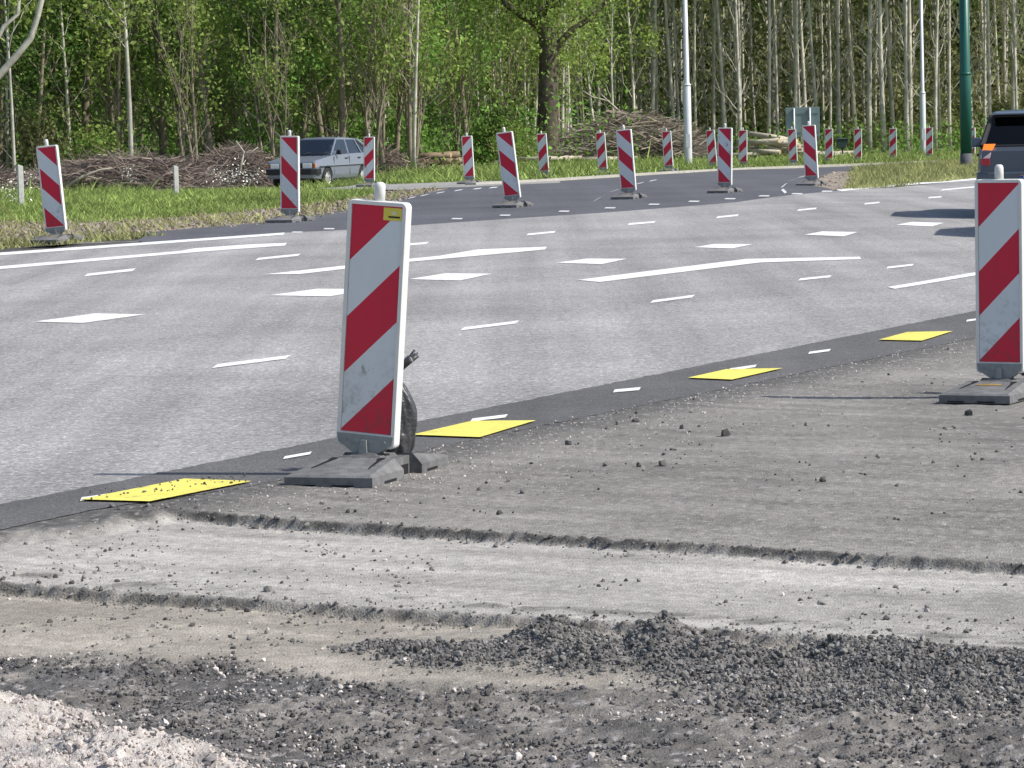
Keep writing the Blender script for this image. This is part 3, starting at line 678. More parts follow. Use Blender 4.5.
# ------------------------------------------------------------------ cars
M['silver'] = mat('silver_blue_paint', (.215, .24, .30), .38, .5, .25, coat=.4)
M['navy'] = mat('dark_slate_paint', (.075, .092, .125), .38, .5, .3, coat=.5)
M['plast'] = mat('black_bumper_plastic', (.022, .022, .025), .55, .3)
M['tyre'] = mat('tyre_rubber', (.03, .03, .03), .85, .2)
M['rim'] = mat('silver_rim', (.55, .55, .55), .35, .5, .5)
M['glass'] = glass('car_glass', (.55, .61, .60), add=.14); M['glassdark'] = glass('tinted_glass', (.22, .27, .26), add=.0)
M['lampclear'] = mat('headlamp_glass', (.75, .75, .75), .12, .7); M['orange'] = mat('orange_lens', (.80, .22, .02), .3, .5)
M['orangelit'] = mat('orange_lens_lit', (.85, .25, .03), .3, .5, emit=((1, .16, .02), .55))
M['redlens'] = mat('red_lens', (.45, .015, .03), .25, .5); M['white'] = mat('white_lens', (.60, .47, .50), .3, .5)
M['seat'] = mat('dark_seat_cloth', (.06, .06, .065), .9, .1); M['plate'] = mat('yellow_plate', (.75, .52, .05), .5)
M['blue'] = mat('blue_plate_band', (.02, .06, .3), .5)
def make_car(name, p, paint, gl):
    root = empty(name)
    st = p['st']; W = p['w'] / 2                     # stations: x, z of the shoulder, width factor
    mb = MB(); n = 6
    for (x, zs, wf, zb) in st:
        w_ = W * wf
        mb.v += [(x, 0, zb), (x, w_ * .93, zb), (x, w_ * .985, zb + .16), (x, w_, .5 * (zb + zs) + .06), (x, w_ * .965, zs - .02), (x, w_ * .93, zs)]
    m_ = len(st)
    half = []
    for i in range(m_ - 1):
        for k in range(n - 1): half.append((i * n + k, i * n + k + 1, (i + 1) * n + k + 1, (i + 1) * n + k))
    base = list(mb.v); o2 = len(base)
    mb.v += [(x, -y, z) for x, y, z in base]
    fs = half + [tuple(o2 + i for i in reversed(f)) for f in half]
    for e in (0, m_ - 1):
        fs.append(tuple(e * n + k for k in range(n)) + tuple(o2 + e * n + k for k in reversed(range(1, n))))
    xc, xb = p['cowl'], p['rb']
    for i in range(m_ - 1):                          # bonnet and rear deck, seats area stays open
        x0, x1 = st[i][0], st[i + 1][0]
        if min(x0, x1) >= xc - .001 or max(x0, x1) <= xb + .001:
            a, b = i * n + 5, (i + 1) * n + 5
            fs.append((a, o2 + a, o2 + b, b))
    for f in fs: mb.f.append(f); mb.m.append(0); mb.sm.append(False)
    body = mb.build('body', paint, root)
    # wheel arches cut out of the body
    cut = MB()
    for wx in p['wheels']:
        for s in (-1, 1): cut.tube([(wx, s * (W + .1), p['wr']), (wx, s * (W - .24), p['wr'])], p['wr'] + .045, 28)
    co = cut.build('cutter', M['dark'])
    bo = body.modifiers.new('b', 'BOOLEAN'); bo.object = co; bo.operation = 'DIFFERENCE'; bo.solver = 'EXACT'
    dg = bpy.context.evaluated_depsgraph_get(); dg.update()
    me = bpy.data.meshes.new_from_object(body.evaluated_get(dg)); body.modifiers.clear(); body.data = me
    bpy.data.objects.remove(co)
    be = body.modifiers.new('bevel', 'BEVEL'); be.width = .018; be.segments = 2; be.limit_method = 'ANGLE'; be.angle_limit = R(28)
    # greenhouse
    yb, yt, zb, zr_, zr2 = W * .93, p['yt'], p['belt'], p['roof'], p['roof'] - p.get('drop', .02)
    xf, xr = p['rf'], p['rr']
    zc, zh = p['zc'], p['zh']
    c = {}
    for s in (-1, 1):
        c[s] = dict(A0=Vector((xc, s * yb * .97, zc)), A1=Vector((xf, s * yt, zr_ - .03)), C1=Vector((xr, s * yt, zr2 - .03)), C0=Vector((xb, s * yb * .97, zh)))
    mb = MB(); xm = (xf * .55 + xr * .45)
    rs = [(xf - .0, yt, zr_ - .03), (xf - .15, yt, zr_ - .005), (xm, yt, zr_ + .005), (xr + .15, yt, zr2 - .005), (xr, yt, zr2 - .03)]
    for i, (x, y_, z_) in enumerate(rs):
        mb.v += [(x, -y_ - .012, z_ - .03), (x, -y_, z_), (x, -y_ * .8, z_ + .022), (x, 0, z_ + .034), (x, y_ * .8, z_ + .022), (x, y_, z_), (x, y_ + .012, z_ - .03)]
    for i in range(len(rs) - 1):
        for k in range(6): mb.f.append((i * 7 + k, i * 7 + k + 1, (i + 1) * 7 + k + 1, (i + 1) * 7 + k)); mb.m.append(0); mb.sm.append(True)
    ro = mb.build('roof', paint, root); so = ro.modifiers.new('s', 'SOLIDIFY'); so.thickness = .03; so.offset = -1
    mb = MB()
    for s in (-1, 1):
        q = c[s]
        def bar(a, b, r): mb.tube([a, b], r, 6, smooth=False)
        bar(q['A0'], q['A1'], .028); bar(q['C0'], q['C1'], p.get('cp', .05))
        for fb in p['bp']:
            top = q['A1'].lerp(q['C1'], fb[1]); bot = Vector((xc + (xb - xc) * fb[0], s * yb * .985, zc + (zh - zc) * fb[0])); bar(bot, top, .026)
        bar(q['A0'], q['C0'], .018); bar(q['A1'], q['C1'], .022)
    bar(c[-1]['A1'], c[1]['A1'], .022); bar(c[-1]['C1'], c[1]['C1'], .022); bar(c[-1]['C0'], c[1]['C0'], .018)
    mb.build('pillars', p.get('pm', paint), root)
    def pane(nm, pts, off, g):
        m2 = MB(); nr = (Vector(pts[1]) - Vector(pts[0])).cross(Vector(pts[2]) - Vector(pts[0])).normalized()
        cen = sum((Vector(q_) for q_ in pts), Vector()) / len(pts)
        if nr.dot(cen - Vector((0, 0, 1.0))) < 0: nr = -nr; pts = list(reversed(pts))
        m2.add([Vector(q_) + nr * off for q_ in pts], [tuple(range(len(pts)))]); return m2.build(nm, g, root, fix=False)
    pane('windscreen', [c[-1]['A0'], c[1]['A0'], c[1]['A1'], c[-1]['A1']], .004, gl)
    pane('rear_window', [c[-1]['C0'], c[1]['C0'], c[1]['C1'], c[-1]['C1']], .004, gl)
    for s in (-1, 1):
        q = c[s]; bots = [0] + [f[0] for f in p['bp']] + [1]; tops = [0] + [f[1] for f in p['bp']] + [1]
        for i in range(len(bots) - 1):
            bt = [q['A0'].lerp(q['C0'], bots[i]), q['A0'].lerp(q['C0'], bots[i + 1])]; tp = [q['A1'].lerp(q['C1'], tops[i + 1]), q['A1'].lerp(q['C1'], tops[i])]
            pane('side_window', bt + tp, .003, gl)
    # wheels
    for wx in p['wheels']:
        for s in (-1, 1):
            wh = empty('wheel'); wh.parent = root; KIDS.setdefault(root.name, []).append(wh); wh.location = (wx, s * (W - .10), p['wr'])
            m2 = MB(); r_ = p['wr']; pr = [(-.09, r_ * .62), (-.09, r_ * .93), (-.06, r_), (.06, r_), (.085, r_ * .93), (.09, r_ * .66)]
            nn = 24; vs = [(rad * math.cos(2 * math.pi * k / nn), s * yy, rad * math.sin(2 * math.pi * k / nn)) for yy, rad in pr for k in range(nn)]
            m2.add(vs, [(j * nn + k, j * nn + (k + 1) % nn, (j + 1) * nn + (k + 1) % nn, (j + 1) * nn + k) for j in range(len(pr) - 1) for k in range(nn)], 0, True)
            m2.build('tyre', M['tyre'], wh)
            m2 = MB(); pr = [(.085, r_ * .66), (.065, r_ * .60), (.06, r_ * .42), (.078, r_ * .22), (.082, .001)]
            vs = [(rad * math.cos(2 * math.pi * k / nn), s * yy, rad * math.sin(2 * math.pi * k / nn)) for yy, rad in pr for k in range(nn)]
            m2.add(vs, [(j * nn + k, j * nn + (k + 1) % nn, (j + 1) * nn + (k + 1) % nn, (j + 1) * nn + k) for j in range(len(pr) - 1) for k in range(nn)], 0, False)
            for k in range(8):
                a = 2 * math.pi * k / 8; m2.tube([(r_ * .52 * math.cos(a), s * .066, r_ * .52 * math.sin(a)), (r_ * .52 * math.cos(a), s * .074, r_ * .52 * math.sin(a))], .022, 6, 1)
            m2.build('rim', [M['rim'], M['dark']], wh)
    # bumpers, sills, seams, mirrors, seats
    xF, xT = st[0][0], st[-1][0]
    bz = p['bump']
    mb = MB(); mb.poly_prism([(xF - .28, W * 1.005), (xF - .02, W * .985), (xF + .075, W * .80), (xF + .09, 0), (xF + .075, -W * .80), (xF - .02, -W * .985), (xF - .28, -W * 1.005), (xF - .28, -W * .9), (xF - .05, -W * .8), (xF - .05, W * .8), (xF - .28, W * .9)], 2, bz[0], bz[1])
    mb.build('front_bumper', p['bm'], root, .02)
    mb = MB(); mb.poly_prism([(xT + .28, W * 1.005), (xT + .02, W * .985), (xT - .075, W * .80), (xT - .09, 0), (xT - .075, -W * .80), (xT + .02, -W * .985), (xT + .28, -W * 1.005), (xT + .28, -W * .9), (xT + .05, -W * .8), (xT + .05, W * .8), (xT + .28, W * .9)], 2, bz[0], bz[1])
    mb.build('rear_bumper', p['bm'], root, .02)
    mb = MB()
    for s in (-1, 1):
        yy = s * (W + .003)
        mb.box((p['wheels'][1] + p['wr'] + .1, min(yy, yy - s * .02), p['wr'] - .08), (p['wheels'][0] - p['wr'] - .1, max(yy, yy - s * .02), p['wr'] - .02))
    mb.build('sill', M['plast'], root)
    if name == 'silver_car':
        mb = MB()
        for s in (-1, 1): mb.box((-1.7, min(s * W * .985, s * (W * 1.0 + .008)), .60), (1.9, max(s * W * .985, s * (W * 1.0 + .008)), .625))
        mb.build('trim_strip', M['plast'], root)
    for s in (-1, 1):
        for (xa, xb_) in p['doors']:
            m2 = MB(); m2.box((xa - .004, s * W * .985 - .006, .38), (xa + .004, s * W * .985 + .010, p['belt'] - .04)); m2.build('door_seam', M['dark'], root)
            m2 = MB(); m2.box((xb_, s * W * .99 - .012, p['belt'] - .115), (xb_ + .16, s * W * .99 + .018, p['belt'] - .085)); m2.build('door_handle', M['plast'], root, .006)
        m2 = MB(); xm_ = xc - .30
        m2.box((xm_ - .05, min(s * (W - .04), s * (W + .12)), zc + .02), (xm_ + .05, max(s * (W - .04), s * (W + .12)), zc + .15), taper=(.02, .01)); m2.build('mirror', p['mm'], root, .02)
    mb = MB()
    for (sx, ys) in ((p['seatx'], (-.36, .36)), (p['seatx'] - .95, (-.36, .36))):
        for yy in ys:
            mb.box((sx - .25, yy - .23, .30), (sx + .28, yy + .23, .50), taper=(.03, .03)); mb.add([(sx - .25, yy - .22, .48), (sx - .25, yy + .22, .48), (sx - .42, yy + .2, 1.02), (sx - .42, yy - .2, 1.02), (sx - .12, yy - .22, .48), (sx - .12, yy + .22, .48), (sx - .34, yy + .2, 1.02), (sx - .34, yy - .2, 1.02)], [(0, 1, 2, 3), (4, 5, 6, 7), (0, 3, 7, 4), (1, 2, 6, 5), (3, 2, 6, 7)])
            mb.box((sx - .42, yy - .11, 1.05), (sx - .33, yy + .11, 1.22), taper=(.015, .02))
    mb.box((p['cowl'] - .45, -W * .86, .55), (p['cowl'] + .02, W * .86, p['zc'] - .04))
    mb.build('seats', M['seat'], root, .02)
    return root

# silver hatchback, front at +x
pS = dict(w=1.66, st=[(2.10, .74, .90, .36), (2.06, .78, .95, .30), (1.5, .85, .985, .24), (.98, .905, 1, .22), (.2, .915, 1, .22), (-.8, .93, 1, .22), (-1.5, .94, .99, .24), (-1.95, .945, .95, .30), (-2.10, .86, .92, .36)],
          cowl=.98, rb=-1.95, belt=.92, zc=.905, zh=.945, rf=.28, rr=-1.12, roof=1.385, yt=.585, wheels=(1.36, -1.10), wr=.295, bump=(.40, .56), bm=M['plast'], mm=M['plast'], bp=[(.40, .42), (.72, .90)], cp=.055, doors=[(.92, -.02), (-.14, -.92)], seatx=.12)
car1 = make_car('silver_car', pS, M['silver'], M['glass'])
tag(car1, 'silver blue boxy five-door hatchback on the side track behind the verge', 'car')
mb = MB(); mb.box((2.085, -.36, .58), (2.112, .36, .71)); [mb.box((2.112, -.34, .592 + k * .022), (2.118, .34, .600 + k * .022), 1) for k in range(5)]
mb.build('grille', [M['plast'], M['dark']], car1)
for s in (-1, 1):
    mb = MB(); mb.box((2.06, min(s * .37, s * .65), .575), (2.118, max(s * .37, s * .65), .715)); mb.build('headlight', M['lampclear'], car1, .012)
    mb = MB(); mb.box((1.97, min(s * .655, s * .775), .585), (2.10, max(s * .655, s * .775), .70)); mb.build('indicator', M['orange'], car1, .012)
    mb = MB(); mb.box((-2.115, min(s * .5, s * .77), .60), (-2.0, max(s * .5, s * .77), .82)); mb.build('tail_light', M['redlens'], car1, .012)
mb = MB(); mb.box((2.192, -.26, .425), (2.2, .26, .535)); mb.build('number_plate', M['plate'], car1)
mb = MB(); mb.tube([(1.02, -.45, .925), (.90, .05, .99)], .012, 5); mb.tube([(1.02, .15, .925), (.90, .6, .99)], .012, 5); mb.build('wiper', M['plast'], car1)
cd = 94.0; PHI = 67.0
cx = U(322, cd, 165); cpos = (cx, cd, float(zg(cx, cd)) + .006)
# heading: towards the camera and left
hd = math.atan2(-math.sin(R(PHI)), -math.cos(R(PHI)))
car1.location = cpos; car1.rotation_euler = (0, 0, hd); car1.scale = (.93, .98, 1.0)
# driver
M['skin'] = mat('skin', (.45, .28, .2), .6, .3); M['shirt'] = mat('pale_shirt', (.45, .45, .48), .9, .1); M['hair'] = mat('hair', (.10, .06, .035), .8)
def skin_body(name, joints, edges, radii, m):
    me = bpy.data.meshes.new(name); me.from_pydata(joints, edges, [])
    o = link(name, me, None, [m])
    bm = bmesh.new(); bm.from_mesh(me); lay = bm.verts.layers.skin.verify(); bm.verts.ensure_lookup_table()
    for i, v in enumerate(bm.verts):
        r = radii[i]; v[lay].radius = r if hasattr(r, '__len__') else (r, r); v[lay].use_root = (i == 0)
    bm.to_mesh(me); bm.free()
    o.modifiers.new('skin', 'SKIN').use_smooth_shade = True
    s = o.modifiers.new('sub', 'SUBSURF'); s.levels = s.render_levels = 2
    return o
J = [(-.02, 0, .58), (-.06, 0, .75), (-.10, 0, .95), (-.09, 0, 1.05), (-.07, 0, 1.12), (-.06, 0, 1.22), (-.05, 0, 1.27),
     (-.10, .17, .99), (.04, .23, .80), (.28, .17, .86), (.34, .14, .88), (-.10, -.17, .99), (.04, -.23, .80), (.28, -.17, .86), (.34, -.14, .88),
     (.02, .10, .56), (.42, .13, .60), (.66, .12, .34), (.02, -.10, .56), (.42, -.13, .60), (.66, -.12, .34)]
E_ = [(0, 1), (1, 2), (2, 3), (3, 4), (4, 5), (5, 6), (2, 7), (7, 8), (8, 9), (9, 10), (2, 11), (11, 12), (12, 13), (13, 14), (0, 15), (15, 16), (16, 17), (0, 18), (18, 19), (19, 20)]
RD = [(.15, .12), (.14, .11), (.15, .11), .055, .075, .095, .06, .06, .048, .038, .03, .06, .048, .038, .03, .085, .06, .045, .085, .06, .045]
drv = skin_body('person', J, E_, RD, M['skin'])
tag(drv, 'driver in a pale shirt sitting behind the wheel of the silver car', 'person')
sh = skin_body('shirt', J[:4] + J[7:10] + J[11:14], [(0, 1), (1, 2), (2, 3), (2, 4), (4, 5), (5, 6), (2, 7), (7, 8), (8, 9)], [(.165, .135), (.155, .125), (.165, .125), .066, .072, .06, .048, .072, .06, .048], M['shirt']); sh.parent = drv
hr = MB()
for j in range(7):
    th = j / 6 * 1.75
    for k in range(16):
        a = 2 * math.pi * k / 16; rr = .112 * math.sin(th + .02); hr.v.append((-.075 + rr * math.cos(a), rr * math.sin(a) * .92, 1.235 + .118 * math.cos(th) + (.05 * max(0, math.cos(a)) * (j / 6))))
for j in range(6):
    for k in range(16): hr.f.append((j * 16 + k, j * 16 + (k + 1) % 16, (j + 1) * 16 + (k + 1) % 16, (j + 1) * 16 + k)); hr.m.append(0); hr.sm.append(True)
h_ = hr.build('hair', M['hair']); h_.parent = drv
drv.location = Vector(cpos) + Matrix.Rotation(hd, 3, 'Z') @ Vector((.20, .36, -.03)); drv.rotation_euler = (0, 0, hd)

# dark family car seen from behind at the right, and one more beyond the frame whose shadow falls into it
pD = dict(w=1.72, st=[(2.05, .66, .88, .30), (1.98, .74, .95, .24), (1.4, .84, .99, .2), (.95, .90, 1, .2), (.1, .92, 1, .2), (-.8, .94, 1, .2), (-1.5, .95, .99, .22), (-1.93, .95, .965, .28), (-2.05, .90, .93, .32)],
          cowl=.95, rb=-1.93, belt=.93, zc=.90, zh=.955, rf=.1, rr=-1.58, roof=1.39, yt=.64, wheels=(1.30, -1.25), wr=.31, bump=(.34, .62), bm=M['navy'], mm=M['navy'], pm=M['plast'], bp=[(.42, .36), (.76, .78)], cp=.04, drop=.02, doors=[(.85, -.1), (-.2, -1.0)], seatx=.0)
car2 = make_car('dark_car', pD, M['navy'], M['glassdark'])
tag(car2, 'dark slate family car seen from behind with its orange indicator lit', 'car')
for s in (-1, 1):
    L_ = empty('tail_light'); L_.parent = car2; KIDS[car2.name].append(L_)
    for nm, z0, z1, mm_ in (('indicator_lens', .895, .985, M['orangelit']), ('clear_lens', .80, .893, M['white']), ('red_lens', .71, .798, M['redlens'])):
        ed = lambda z_: W2 * (1.0 if z_ < .80 else 1.0 - (z_ - .80) * .35)      # outer edge follows the body
        xx = lambda z_: -2.055 + max(0, z_ - .86) * .55
        W2 = .80; wd = .13
        pts_ = []
        for z_ in (z0, z1):
            o_ = ed(z_); i_ = o_ - wd - (.03 if z_ > .9 else 0)
            pts_.append([(xx(z_) - .012, s * i_, z_), (xx(z_) + .01, s * o_, z_), (xx(z_) + .26, s * (o_ + .012), z_), (xx(z_) + .26, s * i_, z_)])
        mb = MB(); mb.add(pts_[0] + pts_[1], [(0, 1, 5, 4), (1, 2, 6, 5), (2, 3, 7, 6), (3, 0, 4, 7), (0, 3, 2, 1), (4, 5, 6, 7)])
        mb.build(nm, mm_, L_, .006)
pl = MB(); pl.box((-2.155, -.26, .46), (-2.13, .26, .575)); plo = pl.build('number_plate', M['plate'], car2)
mb = MB(); mb.box((-2.158, .215, .462), (-2.1555, .258, .573)); mb.build('blue_band', M['blue'], plo)
mb = MB(); mb.box((-2.158, .125, .475), (-2.1555, .14, .56)); mb.box((-2.158, .14, .548), (-2.1555, .175, .56)); mb.box((-2.158, .14, .512), (-2.1555, .175, .523)); mb.box((-2.158, .175, .523), (-2.1555, .19, .548)); mb.build('plate_characters', M['black'], plo)
mb = MB(); mb.tube([(-2.02, .1, .985), (-1.93, -.45, 1.02)], .014, 5); mb.build('wiper', M['plast'], car2)
mb = MB(); mb.poly_prism([(-1.55, 1.40), (-1.72, 1.375), (-1.72, 1.355), (-1.5, 1.37)], 1, -.6, .6); mb.build('spoiler', M['navy'], car2, .01)
x = U(1040, 41.6, 180); car2.location = (x, 41.6, float(zr(x, 41.6)) + .012); car2.rotation_euler = (0, 0, R(90 - 9.3)); car2.scale = (.93, .88, .93)
car3 = dup(car2)
tag(car3, 'dark slate family car driving just beyond the right edge, its shadow on the road', 'car')
x = U(1108, 36.0, 200); car3.location = (x, 36.0, float(zr(x, 36.0)) + .012); car3.rotation_euler = (0, 0, R(90 - 10.6))

# ------------------------------------------------------------------ poles, sign, posts, cabinet
M['galv'] = mat('pale_galvanised', (.66, .67, .69), .45, .4, .2, var=.06, vscale=3)
M['green'] = mat('green_enamel', (.010, .105, .080), .4, .5, var=.08, vscale=4)
M['footgrey'] = mat('grey_pole_foot', (.11, .11, .12), .8)
M['signback'] = mat('grey_green_sign_back', (.20, .27, .29), .6, .3, var=.08, vscale=3)
M['postwhite'] = mat('weathered_white_post', (.55, .55, .52), .8, var=.15, vscale=8)
def lamp_post(u, v, r0, r1, zc, H, label, fn=zg, arm=1):
    p = P(u, v, fn); root = empty('lamp_post', (p[0], p[1], float(fn(*p))), label=label, cat='lamp post', group='white lamp posts')
    mb = MB(); mb.tube([(0, 0, -.1), (0, 0, .3), (0, 0, zc), (0, 0, zc + .08), (0, 0, H)], [r0, r0, r0, r1, r1 * .6], 16); mb.tube([(0, 0, zc - .03), (0, 0, zc + .03)], r0 * 1.06, 16)
    mb.build('pole', M['galv'], root)
    mb = MB(); mb.tube([(0, 0, H - .1), (arm * .3, -.1, H + .35), (arm * 1.3, -.4, H + .5)], [.05, .045, .04], 8); a = mb.build('arm', M['galv'], root)
    mb = MB(); mb.box((arm * 1.3 - .35, -.55, H + .42), (arm * 1.3 + .35, -.25, H + .58), taper=(.08, .06)); mb.build('lantern', M['galv'], a, .03)
    mb = MB(); mb.box((-.06, -r0 - .006, .6), (.06, -r0 + .03, 1.0)); mb.build('access_door', M['galv'], root)
    return root
lamp_post(688.5, 167.5, .118, .082, 2.45, 10, 'white lamp post with a thicker foot beside the brushwood heap')
lamp_post(923.5, 156, .108, .07, 2.3, 10, 'white lamp post behind the grass island left of the green pole', arm=-1)
p = P(966.5, 167, zg); z = float(zg(*p))
root = empty('signal_mast', (p[0], p[1], z), label='thick dark green steel pole on the grass island beside the dark car', cat='pole')
mb = MB(); mb.tube([(0, 0, .35), (0, 0, 2.45), (0, 0, 2.5), (0, 0, 6.5)], [.152, .152, .135, .12], 20); mb.tube([(0, 0, 2.40), (0, 0, 2.47)], .16, 20); mb.build('pole', M['green'], root)
mb = MB(); mb.tube([(0, 0, -.2), (0, 0, .355)], .158, 20); mb.build('pole_foot', M['footgrey'], root)
mb = MB(); mb.tube([(0, 0, 6.3), (2.5, -1.2, 6.8), (5.0, -2.6, 6.9)], [.09, .07, .055], 10); a = mb.build('arm', M['green'], root)
mb = MB(); mb.box((4.7, -2.75, 5.95), (5.05, -2.45, 6.85)); mb.build('signal_head', M['plast'], a, .02)
# sign seen from the back
ds = 128.0; x = U(803, ds, 140); z = float(zg(x, ds)); root = empty('road_sign', (x, ds, z), R(-4), label='grey green back of a square road sign on two thin posts before the poplars', cat='road sign')
pp = F / ds
mb = MB(); mb.box((-.655, -.012, .80), (.655, .012, 1.93)); mb.build('sign_board', M['signback'], root, .008)
for sx in (-.33, .28):
    mb = MB(); mb.tube([(sx, -.045, -.1), (sx, -.045, 1.90)], .032, 10); mb.build('post', M['galv'], root)
for zz in (.98, 1.7):
    mb = MB(); mb.box((-.62, -.032, zz - .02), (.62, -.013, zz + .02)); mb.build('cross_rail', M['signback'], root)
dc = 122.0; x = U(842.5, dc, 150); z = float(zg(x, dc)); root = empty('cable_cabinet', (x, dc, z), label='small dark green cabinet on a thin post behind the island', cat='cabinet')
mb = MB(); mb.box((-.2, -.12, .36), (.2, .12, .70)); mb.build('box', mat('cabinet_green', (.03, .055, .05), .6), root, .015)
mb = MB(); mb.box((-.23, -.15, .70), (.23, .15, .73), taper=(.03, .03)); mb.build('lid', mat('cabinet_lid', (.05, .07, .065), .6), root)
mb = MB(); mb.tube([(0, 0, -.1), (0, 0, .37)], .035, 8); mb.build('post', M['footgrey'], root)
for u, v, h, lab in ((21.5, 207, .56, 'white marker post in the cow parsley at the far left'), (176.5, 196, .46, 'white marker post in the grass before the brushwood')):
    p = P(u, v, zg); pp = F / p[1]; root = empty('marker_post', (p[0], p[1], float(zg(*p))), R(20), label=lab, cat='marker post', group='white marker posts')
    w = .045
    mb = MB(); mb.poly_prism([(-w, -.1), (w, -.1), (w, h * 1.25), (-w, h * 1.25 + .03)], 1, -w, w); mb.build('post', M['postwhite'], root, .008)

# ------------------------------------------------------------------ vegetation
def leaf_mat(name, col, tr=.45, isl=.45): return mat(name, col, .6, .25, transl=tr, island=isl, var=.35, vscale=.9)
M['leaf1'] = leaf_mat('spring_leaf', (.185, .335, .065)); M['leaf2'] = leaf_mat('yellow_green_leaf', (.28, .37, .09)); M['leaf3'] = leaf_mat('dark_leaf', (.14, .24, .055)); M['leaf4'] = leaf_mat('olive_leaf', (.23, .245, .10))
M['leaf5'] = leaf_mat('fresh_oak_leaf', (.27, .38, .09))
M['bark'] = mat('grey_brown_bark', (.26, .225, .165), .95, .1, var=.35, vscale=5, bump=.6, bscale=20); M['barkp'] = mat('pale_poplar_bark', (.53, .50, .42), .95, .1, var=.38, vscale=4, bump=.5, bscale=18)
M['barkd'] = mat('dark_oak_bark', (.115, .097, .078), .95, .1, var=.4, vscale=6, bump=1, bscale=14); M['birch'] = mat('white_birch_bark', (.46, .44, .38), .8, .2, var=.35, vscale=3.5)
M['twig'] = mat('grey_twig', (.31, .265, .215), .95, .1, island=.5); M['twigp'] = mat('purplish_twig', (.26, .205, .18), .95, .1, island=.5); M['deadwood'] = mat('bleached_wood', (.42, .38, .31), .9, .1, var=.2, vscale=6)
def leaves(cent, size, name, flat=.0):
    n = len(cent); a = rng.normal(0, 1, (n, 3)); a /= np.linalg.norm(a, axis=1)[:, None]
    b = rng.normal(0, 1, (n, 3)); b -= a * (a * b).sum(1)[:, None]; b /= np.linalg.norm(b, axis=1)[:, None]
    s = (size * rng.uniform(.55, 1.35, n))[:, None]
    v = np.stack([cent - a * s, cent - b * s * .55 + a * s * .1, cent + a * s, cent + b * s * .55 + a * s * .1], 1).reshape(-1, 3)
    return np_mesh(name, v, np.arange(4 * n).reshape(-1, 4))
def clumps(nc, per, cfn, spread):
    c = np.array([cfn() for _ in range(nc)]); k = np.repeat(c, per, 0)
    return k + rng.normal(0, 1, k.shape) * spread * rng.uniform(.5, 1.3, (nc, 1)).repeat(per, 0)
def trunk(mb, H, r, bend=.25, n=9, seg=9, z0=-.2):
    ph = rng.uniform(0, 6.28, 4); pts = []
    for i in range(seg + 1):
        t_ = i / seg; pts.append((bend * (math.sin(ph[0] + t_ * 3.1) - math.sin(ph[0])) , bend * (math.sin(ph[1] + t_ * 2.6) - math.sin(ph[1])), z0 + (H - z0) * t_))
    rad = [r * (1.25 if i == 0 else 1) * (1 - .85 * i / seg) for i in range(seg + 1)]
    mb.tube(pts, rad, n); return pts, rad
def along(pts, z):
    for a, b in zip(pts, pts[1:]):
        if a[2] <= z <= b[2]:
            k = (z - a[2]) / (b[2] - a[2]); return Vector(a).lerp(Vector(b), k)
    return Vector(pts[-1])
def limb(mb, p, az, el, L, r, n=5, tips=None, sub=2):
    d = Vector((math.cos(az) * math.cos(el), math.sin(az) * math.cos(el), math.sin(el))); q = [p]
    for k in range(4):
        d = (d + Vector(rng.normal(0, .16, 3)) + Vector((0, 0, .10))).normalized(); q.append(q[-1] + d * L / 4)
    mb.tube(q, [r, r * .8, r * .6, r * .42, r * .2], n, caps=False)
    if tips is not None: tips += [q[2], q[3], q[4]]
    for s in range(sub):
        b = q[2 + s % 3]
        limb(mb, b, az + rng.uniform(-1.2, 1.2), el + rng.uniform(-.5, .5), L * .5, r * .45, 4, tips, 0)

def tree_type(name, H, r, zlimb, nl, Ll, bark, leafm, nleaf, lsz, el=(.3, .9), bend=.25, stems=1, low=0, spread=.55, zmaxl=.95):
    root = empty(name); mb = MB(); tips = []
    for s in range(stems):
        m2 = MB(); pts, rad = trunk(m2, H * (1 if s == 0 else rng.uniform(.6, .95)), r * (1 if s == 0 else .65), bend, 9)
        off = np.array([0, 0, 0]) if s == 0 else np.array([rng.uniform(-.35, .35), rng.uniform(-.35, .35), 0])
        ln = (0, 0) if stems == 1 else rng.normal(0, .09, 2)
        m2.v = [(x + off[0] + ln[0] * z_, y_ + off[1] + ln[1] * z_, z_) for x, y_, z_ in m2.v]
        pts = [(x + off[0] + ln[0] * z_, y_ + off[1] + ln[1] * z_, z_) for x, y_, z_ in pts]
        mb.add(m2.v, m2.f, 0, True)
        for k in range(nl):
            z_ = zlimb + (H * zmaxl - zlimb) * (k + rng.random()) / nl
            z_ = min(z_, pts[-1][2] - .1)
            limb(mb, along(pts, z_), rng.uniform(0, 6.28), rng.uniform(*el), Ll * (1 - .5 * z_ / H) * rng.uniform(.6, 1.2), r * .34 * (1 - .6 * z_ / H), 5, tips)
    mb.build('trunk', bark, root, fix=False)
    if nleaf:
        tp = np.array([tuple(q) for q in tips if q.z > low]); 
        c = tp[rng.integers(0, len(tp), nleaf // 26)]
        k = np.repeat(c, 26, 0); k = k + rng.normal(0, 1, k.shape) * spread * np.repeat(rng.uniform(.3, .95, (len(c), 1)), 26, 0)
        k[:, 2] = np.maximum(k[:, 2], .15)
        link('crown', leaves(k, lsz, 'crown'), root, [leafm])
    return root
PROTO = {}
def place(kind, x, y, sc_, rz, label, cat, group):
    lst = PROTO[kind]; i = int(rng.integers(0, len(lst))); o, used = lst[i]
    if used: o = dup(o)
    else: lst[i] = (o, True)
    o.location = (x, y, float(zg(x, y))); o.rotation_euler = (0, 0, rz); o.scale = (sc_, sc_, sc_ * rng.uniform(.92, 1.1)); tag(o, label, cat, group)
    return o
